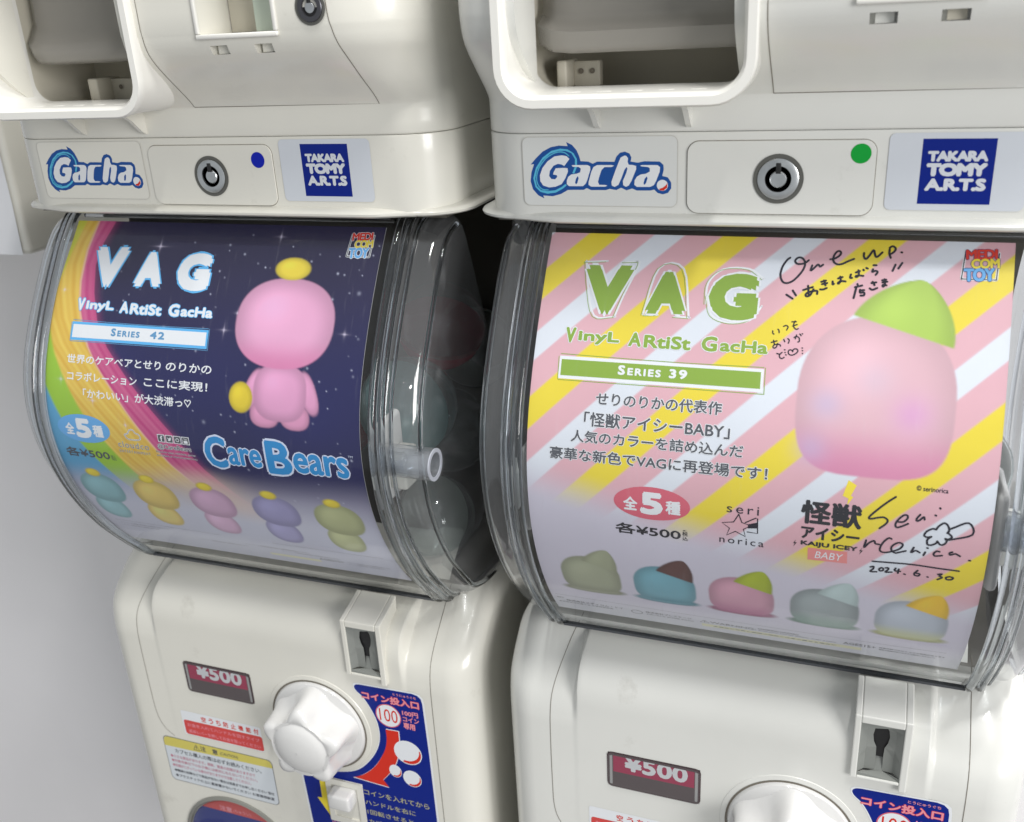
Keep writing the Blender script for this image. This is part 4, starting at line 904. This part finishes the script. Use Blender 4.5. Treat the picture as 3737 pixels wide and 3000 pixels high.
def common(root, M, main, out, barcol, barout, ser, num, ow, numbox):
    for s, a, b, t, c in (('V', -85.2, -61.5, 16.2, 41.4), ('A', -54.0, -35.0, 18.5, 39.8), ('G', -25.0, -2.6, 18.2, 41.2)):
        text('title_lettering', s, a, b, t, c, M, .14, main, root, .075, PS, outline=out, ow=ow, lean=-.4)
    rs = random.Random(5)
    sk = []
    for (a, b, t, c) in ((-85.2, -61.5, 16.2, 41.4), (-54.0, -35.0, 18.5, 39.8), (-25.0, -2.6, 18.2, 41.2)):
        pass
    for s, a, b, t, c, l in (('V', -91, -85.8, 48.4, 56, 0), ('inyL', -84.6, -64.4, 49.6, 56.2, 0), ('A', -60, -53.8, 49.2, 56, 0), ('RtiSt', -52.6, -30.6, 49.9, 56.3, 0), ('G', -25.8, -18.6, 49, 56.2, 0), ('acHa', -17.4, 4.0, 50, 55.8, 0)):
        text('subtitle_lettering', s, a, b, t, c, M, .14, main, root, .045, PS, outline=out, ow=ow * 1.5)
    poly('series_bar_edge', [(-92.4, 62.6), (3.2, 62.6), (3.4, 73.2), (-92.4, 73.6)], M, .06, barout, root, PS)
    poly('series_bar', [(-91.4, 64.2), (2.0, 64.0), (2.2, 71.6), (-91.3, 72.0)], M, .10, barcol, root, PS)
    strokes('bar_sketch_line', [[(-92, 61.6), (-40, 62.2), (3, 61.8)], [(-92.9, 63), (-92.4, 74)], [(-92, 74.2), (3.6, 73.9)], [(3.7, 62), (4.1, 74)]], .35, M, .08, main if main is I_GREEN else I_SERIES, root, PS)
    text('series_lettering', 'S', -63.4, -59.9, 65.2, 69.9, M, .15, ser, root, .05, PS); text('series_lettering', 'ERIES', -58.8, -43.0, 66.2, 69.8, M, .15, ser, root, .05, PS, space=1.25)
    text('series_lettering', num, *numbox, 65.4, 69.8, M, .15, ser, root, .05, PS, space=1.2)
def price(root, M, ovalm, x, v, tm, k=1.0):
    # oval badge and price line; x = shift
    poly('badge', ell(-43.7 + x, 130.6 + v, 18.3 * k, 8.8), M, .06, ovalm, root, PS)
    text('badge_lettering', '全', -57.4 + x, -50.4 + x, 127.8 + v, 135.2 + v, M, .10, I_WHITE, root, .03, PS)
    text('badge_lettering', '5', -49.2 + x, -38.2 + x, 124.4 + v, 136.7 + v, M, .10, I_WHITE, root, .06, PS)
    text('badge_lettering', '種', -37.0 + x, -29.8 + x, 127.8 + v, 135.2 + v, M, .10, I_WHITE, root, .03, PS)
    text('price_lettering', '各¥500', -61.8 + x, -29.8 + x, 143 + v, 149.6 + v, M, .10, tm, root, .022, PS)
    text('price_lettering', '(', -28.9 + x, -26.6 + x, 143 + v, 143.8 + v, M, .10, tm, root, 0, PS)
    text('price_lettering', '税', -29.1 + x, -26.5 + x, 144 + v, 146.6 + v, M, .10, tm, root, .01, PS); text('price_lettering', '込', -29.1 + x, -26.5 + x, 146.9 + v, 149.4 + v, M, .10, tm, root, .01, PS)
def print_left(root):
    M = poster_map
    common(root, M, I_WHITE, I_GLOW, I_WHITE, I_GLOW, I_SERIES, '42', .035, (-35.8, -25.8))
    for s, a, b, t, c in (('世界のケアベアとせり', -93, -26, 81.9, 87.2), ('のりかの', -22.5, 8.2, 81.9, 87), ('コラボレーション', -92.3, -42, 91.9, 97.2), ('ここに実現！', -37, 6.2, 91.6, 97.0), ('「かわいい」が大渋滞っ♡', -80.6, -4.6, 101.4, 107)):
        text('caption_lettering', s, a, b, t, c, M, .10, I_WHITE, root, .018, PS)
    poly('badge', ell(-83.8, 126.2, 19.4, 9), M, .06, I_MBLUE, root, PS)
    text('badge_lettering', '全', -97.5, -90.8, 123, 130.6, M, .10, I_WHITE, root, .03, PS); text('badge_lettering', '5', -90, -78.2, 119.6, 132.4, M, .10, I_WHITE, root, .06, PS); text('badge_lettering', '種', -77, -69.5, 123, 130.8, M, .10, I_WHITE, root, .03, PS)
    text('price_lettering', '各¥500', -102.5, -69.6, 139.4, 146.0, M, .10, I_DGREY, root, .022, PS); text('price_lettering', '税込', -68.8, -65.4, 142, 145.8, M, .10, I_DGREY, root, 0, PS)
    strokes('cloud_emblem', [[(-53, 129), (-54, 127), (-51.5, 126), (-50, 123.8), (-47.4, 123.6), (-46, 125.4), (-43.8, 126), (-43, 128.4), (-45, 129.6), (-51, 129.8), (-53, 129)]], .9, M, .06, I_WHITE, root, PS)
    strokes('cloud_emblem', [[(-53, 129), (-54, 127), (-51.5, 126), (-50, 123.8), (-47.4, 123.6), (-46, 125.4), (-43.8, 126), (-43, 128.4), (-45, 129.6), (-51, 129.8), (-53, 129)]], .3, M, .10, I_GREY, root, PS)
    text('company_lettering', 'cloudco', -60.3, -38.3, 131.6, 135.4, M, .10, I_GREY, root, 0, PS, outline=I_WHITE, ow=.03, space=1.15)
    text('company_lettering', 'ENTERTAINMENT', -60.6, -38.3, 137.2, 138.9, M, .10, I_GREY, root, 0, PS, outline=I_WHITE, ow=.03, space=1.3)
    for i, ch in enumerate('ftoy'):
        a = -30 + i * 5.6; poly('media_icon', [(a - .4, 124.2), (a + 4.7, 124.2), (a + 4.7, 129.1), (a - .4, 129.1)], M, .06, I_WHITE, root, PS)
        poly('media_icon', rrect(a, a + 4.3, 124.6, 128.7, .5, 2), M, .09, I_DGREY, root, PS)
        if ch == 'f': text('icon_lettering', 'f', a + 1.4, a + 3.2, 125, 128.5, M, .12, I_WHITE, root, .03, PS)
        elif ch == 't': poly('icon_mark', [(a + .8, 125.6), (a + 2, 126.4), (a + 3, 125.4), (a + 3.6, 126.2), (a + 2.6, 127.8), (a + .8, 127.8), (a + 1.6, 127.2)], M, .12, I_WHITE, root, PS)
        elif ch == 'o': strokes('icon_mark', [ell(a + 2.15, 126.7, 1, 1, 10) + [(a + 3.15, 126.7)]], .4, M, .12, I_WHITE, root, PS, smooth=1)
        else:
            text('icon_lettering', 'You', a + .9, a + 3.4, 124.9, 126.3, M, .12, I_WHITE, root, 0, PS); poly('icon_mark', rrect(a + .8, a + 3.5, 126.6, 128.3, .4, 2), M, .12, I_WHITE, root, PS)
    text('company_lettering', '@CareBears', -31.6, -8.4, 130.2, 134.0, M, .10, I_DGREY, root, .012, PS, outline=I_WHITE, ow=.04)
    text('small_print', 'Discover apps, activities, games', -33.6, -6.2, 134.9, 136.4, M, .10, I_DGREY, root, 0, PS, outline=I_WHITE, ow=.04)
    text('small_print', 'and videos at www.carebears.com', -33.8, -5.8, 137.2, 138.6, M, .10, I_DGREY, root, 0, PS, outline=I_WHITE, ow=.04)
    for s, a, b, t, c in (('C', 1.0, 15.5, 121.6, 141.4), ('are', 16.4, 38.2, 127.2, 138.4), ('B', 41.6, 57.6, 120.6, 141.2), ('ears', 58.6, 92.8, 126.0, 138.6)):
        text('brand_lettering', s, a, b, t, c, M, .16, I_SKY, root, .035, PS, outline=I_LILAC, ow=.045)
    text('trade_mark', 'TM', 93.2, 96, 124.4, 125.6, M, .1, I_LILAC, root, 0, PS)
    medicom(root, M)
    strokes('rule_line', [[(-100, 206), (-20, 206.5)], [(17.7, 206.9), (93.5, 205.6)]], .22, M, .06, I_GREY, root, PS)
    text('small_print', 'AGES15+', 44.4, 61.4, 219, 222, M, .06, I_GREY, root, .02, PS)
    for i, (a, b, t) in enumerate(((-98, -60, 209), (-98, -70, 212), (-40, -5, 217), (-5, 40, 213.5), (64, 93, 219), (64, 90, 221.5), (20, 60, 216))):
        text('small_print', 'キャンペーン対象商品 株式会社 注意事項をお読みください', a, b, t, t + 1.5, M, .06, I_GREY, root, 0, PS)
    poly('notice_strip', [(8, 222.6), (44, 222.4), (44, 226), (8, 226)], M, .04, I_PALE, root, PS)
def print_right(root):
    M = poster_map
    common(root, M, I_GREEN, I_WHITE, I_GREEN, I_WHITE, I_WHITE, '39', .03, (-39.2, -30.8))
    # hand-drawn double contour round the big title letters
    sk = [[(-86.6, 15), (-84, 28), (-79, 42.6), (-68.6, 42.6)], [(-62, 14.6), (-60.4, 16), (-66, 32), (-69, 42.4)], [(-87, 15.6), (-76, 14.8)], [(-68, 15), (-61, 14.6)],
          [(-55.6, 40.8), (-50.6, 17.6), (-39, 17.4), (-34, 40.8)], [(-54.6, 41), (-48.6, 40.6)], [(-40.6, 41), (-33.4, 41.2)],
          [(-26.8, 34), (-26.8, 24), (-20.6, 17), (-9, 16.4), (-2, 21)], [(-26.6, 30), (-23.6, 39.4), (-15, 42.6), (-6, 40.8), (-1.6, 34)]]
    strokes('title_sketch_line', [[(a + .9, b - .5) for a, b in s] for s in sk], .9, M, .05, I_WHITE, root, PS)
    strokes('title_sketch_line', sk, .3, M, .08, I_GREEN, root, PS)
    for s, a, b, t, c in (('せりのりかの代表作', -72.6, -13.6, 78.7, 84.9), ('「怪獣アイシーBABY」', -77.6, -9.2, 88.4, 95.4), ('人気のカラーを詰め込んだ', -83.6, -2.6, 97.4, 103.4), ('豪華な新色でVAGに再登場です！', -93.8, 8.6, 106.4, 112.6)):
        text('caption_lettering', s, a, b, t, c, M, .12, I_DGREY, root, .02, PS, outline=I_WHITE, ow=.035)
    price(root, M, I_ROSE, 0, 0, I_BLACK)
    text('artist_lettering', 'seri', -8.6, 5.9, 125.8, 130.2, M, .08, I_MARK, root, .005, PS, space=1.3); text('artist_lettering', 'norica', -11.7, 8.6, 143.6, 147.4, M, .08, I_MARK, root, .005, PS, space=1.3)
    star = [(-3.1, 130.6), (-1.6, 134.8), (2.6, 136.0), (-.8, 138.4), (.2, 142.4), (-4.4, 140.1), (-8.4, 142.8), (-7.1, 138.7), (-10.6, 136.1), (-5.3, 135.0), (-3.1, 130.6)]
    strokes('star_emblem', [star, [(0, 134.6), (4.6, 131.6), (5.4, 131.8), (5.6, 139.8), (1, 139.6)]], .55, M, .08, I_MARK, root, PS, smooth=1)
    poly('star_emblem', [(1.2, 135.4), (5.4, 133.8), (5.5, 137), (1.2, 137.6)], M, .10, I_MARK, root, PS)
    text('copyright_line', '© serinorica', 70.4, 82.9, 107.6, 109.9, M, .08, I_MARK, root, .015, PS)
    poly('lightning_mark', [(42.9, 108.4), (46.4, 110.4), (44.4, 115.4), (45.4, 116), (43.2, 120), (43.4, 116.8), (41.0, 115.8)], M, .06, I_YEL, root, PS)
    text('product_lettering', '怪獣', 24.0, 49.9, 119.4, 131.4, M, .09, I_BLACK, root, .032, PS); text('product_lettering', 'アイシー', 24.6, 49.6, 132.4, 139.2, M, .09, I_BLACK, root, .035, PS)
    text('product_lettering', 'KAIJU ICEY', 24.8, 49.2, 140.4, 143.6, M, .09, I_BLACK, root, .05, PS)
    for x in (22.2, 50.6): poly('spark_mark', [(x + .6, 140.4), (x - .7, 142.6), (x + .1, 142.5), (x - .6, 144.6), (x + .9, 142), (x, 142)], M, .09, I_BLACK, root, PS)
    poly('product_badge', [(28, 144.1), (45, 143.9), (45.3, 150.6), (28.2, 151.2)], M, .06, I_PINK, root, PS)
    text('product_lettering', 'BABY', 31.2, 43.4, 145.6, 149.6, M, .10, I_WHITE, root, 0, PS, shear=.2)
    medicom(root, M, True)
    strokes('rule_line', [[(-103, 214), (-20, 215.2), (60, 214.8), (94, 213.6)]], .2, M, .06, I_GREY, root, PS)
    for s, a, b, t, c in (('⚠WARNING:', -24.6, 4.2, 219.6, 223.2), ('CHOKING HAZARD.', 5.4, 26, 218.8, 220.8), ('Small parts. Not for children under 3 years.', 5.6, 44, 221.6, 223.2), ('AGES15+', 47.1, 62.4, 219.2, 222.6),
                          ('株式会社メディコム・トイ', -98, -66, 219.8, 222.4), ('発売元', -103, -99, 217.4, 219), ('東京都渋谷区富ヶ谷 お客様相談室', -103, -72, 223.4, 225), ('株式会社プレステージ', -53.6, -29, 219.6, 222), ('お問い合わせ 受付時間 平日のみ', -53.4, -28, 223.2, 224.8),
                          ('対象年齢15才以上 小さな部品があります', 64, 94, 219.2, 220.8), ('誤飲の危険がありますので絶対に与えないで', 64, 90, 222, 223.6), ('本商品の写真と実際の商品とは多少異なる場合が', -18, 44, 226, 227.8)):
        text('small_print', s, a, b, t, c, M, .07, I_GREY, root, .015, PS)
    strokes('round_seal', [ell(-58.6, 223, 3, 2.6, 16) + [(-55.6, 223)]], .5, M, .07, I_GREY, root, PS, smooth=1)
    poly('notice_strip', [(-24, 224.8), (56, 224.6), (56, 229), (-24, 229)], M, .04, I_PALE, root, PS)
    # felt-pen dedication
    strokes('pen_greeting', ONE_UP, .95, M, .13, I_MARK, root, PS)
    strokes('pen_thanks', THANKS, .55, M, .13, I_MARK, root, PS)
    strokes('pen_signature', SIGN, .85, M, .13, I_MARK, root, PS)
# ---------------------------------------------------------------- the place
DX, DY = .300, -.0024
# wall behind the machines
wl = mk('wall', [(-2.2, .30, -1.5), (1.6, .30, -1.5), (1.6, .30, 1.2), (-2.2, .30, 1.2)], [(0, 1, 2, 3)], mat('wall_paint', (.90, .885, .90), .5, bump=.15, bscale=60, var=.05, vscale=3), None)
wl['kind'] = 'structure'
fl = mk('floor', [(-2.2, -2.5, -1.49), (1.6, -2.5, -1.49), (1.6, .30, -1.49), (-2.2, .30, -1.49)], [(0, 1, 2, 3)], mat('floor_vinyl', (.34, .33, .32), .35, var=.08), None)
fl['kind'] = 'structure'
# neighbouring cream cabinet whose lower corner shows at the left edge
nb = empty('wall_cabinet', (-.30, .10, .02), 'cream cabinet corner behind the left machine, papered white on its front', 'cabinet')
rbox('cabinet_body', -.30, .049, .002, .19, .0118, .30, CREAM, nb, r=.004, seg=3)
pn = empty('paper_sheet', (-.30, .10, .02), 'plain white sheet of paper stuck on the cream cabinet at the left edge', 'paper')
mk('sheet', [(-.28, .0008, .0105), (.0425, .0008, .0120), (.0440, .0008, .050), (.0448, .0008, .28), (-.28, .0008, .28)], [(0, 1, 2, 3, 4)], mat('paper_white', (.72, .73, .76), .7, bump=.5, bscale=40), pn)

lm = lower_machine((0, 0, 0), CREAM, 'cream capsule machine with a blue dot beside its lock, standing at the left', 33.7, 116.6, ink('dot_blue', (.002, .012, .38)), 'warm', (.73, .715, .65))
case(lm, CREAM)
rm = lower_machine((DX, DY, 0), IVORY, 'ivory capsule machine with a green dot beside its lock, standing at the right', 36.3, 118.8, ink('dot_green', (.005, .33, .04)), 'cool', (.66, .67, .655))
case(rm, IVORY)
upper_machine((0, 0, 0), CREAM, 'upper cream capsule machine at the left, with a black key lock beside its coin window', True)
upper_machine((DX, DY, 0), IVORY, 'upper ivory capsule machine at the right, with a wide empty tray in view', False)
pl = poster('poster_card', 'L', (0, 0, 0), art_left, 'dark blue rainbow poster card curved behind the left clear cover'); print_left(pl)
pr = poster('poster_card', 'R', (DX, DY, 0), art_right, 'pink, yellow and white striped poster card with felt-pen signature, behind the right cover'); print_right(pr)
# capsules lying in the drums, seen through the side caps
cl = clear('capsule_clear', (.80, .86, .86), .05, 1.2, .06); red = mat('capsule_red', (.50, .03, .06), .25); wh = mat('capsule_white', (.62, .62, .58), .3)
teal = mat('capsule_teal', (.20, .38, .38), .3); yel = mat('capsule_yellow', (.65, .5, .05), .35)
G = 'toy capsules lying in the clear drums'
capsule((.092, .030, -.032), .0300, teal, cl, (.5, .9, .3), 'teal and clear capsule nearest the clear side of the left drum', G)
capsule((.088, .094, -.002), .0290, red, cl, (.35, .35, .1), 'dark red capsule with clear top high in the left drum', G)
capsule((.086, .152, -.036), .0290, wh, cl, (1.2, .2, .6), 'white and clear capsule at the back of the left drum', G)
capsule((.088, .092, -.074), .0280, cl, cl, (1.0, .4, .2), 'wholly clear capsule below the red one in the left drum', G)
capsule((.090, .056, -.120), .0270, wh, cl, (.6, 1.1, .2), 'white and clear capsule at the bottom of the left drum', G)
capsule((.024, .062, -.055), .0300, red, cl, (.3, 1.1, .2), 'red and clear capsule deep behind the left poster', G)
capsule((DX - .085, .030, -.045), .0300, cl, cl, (.5, .4, .3), 'clear capsule at the left side of the right drum', G)
capsule((DX + .088, .035, -.040), .0300, wh, cl, (.5, -.4, .3), 'white and clear capsule at the right side of the right drum', G)
print('objects', len(bpy.data.objects))
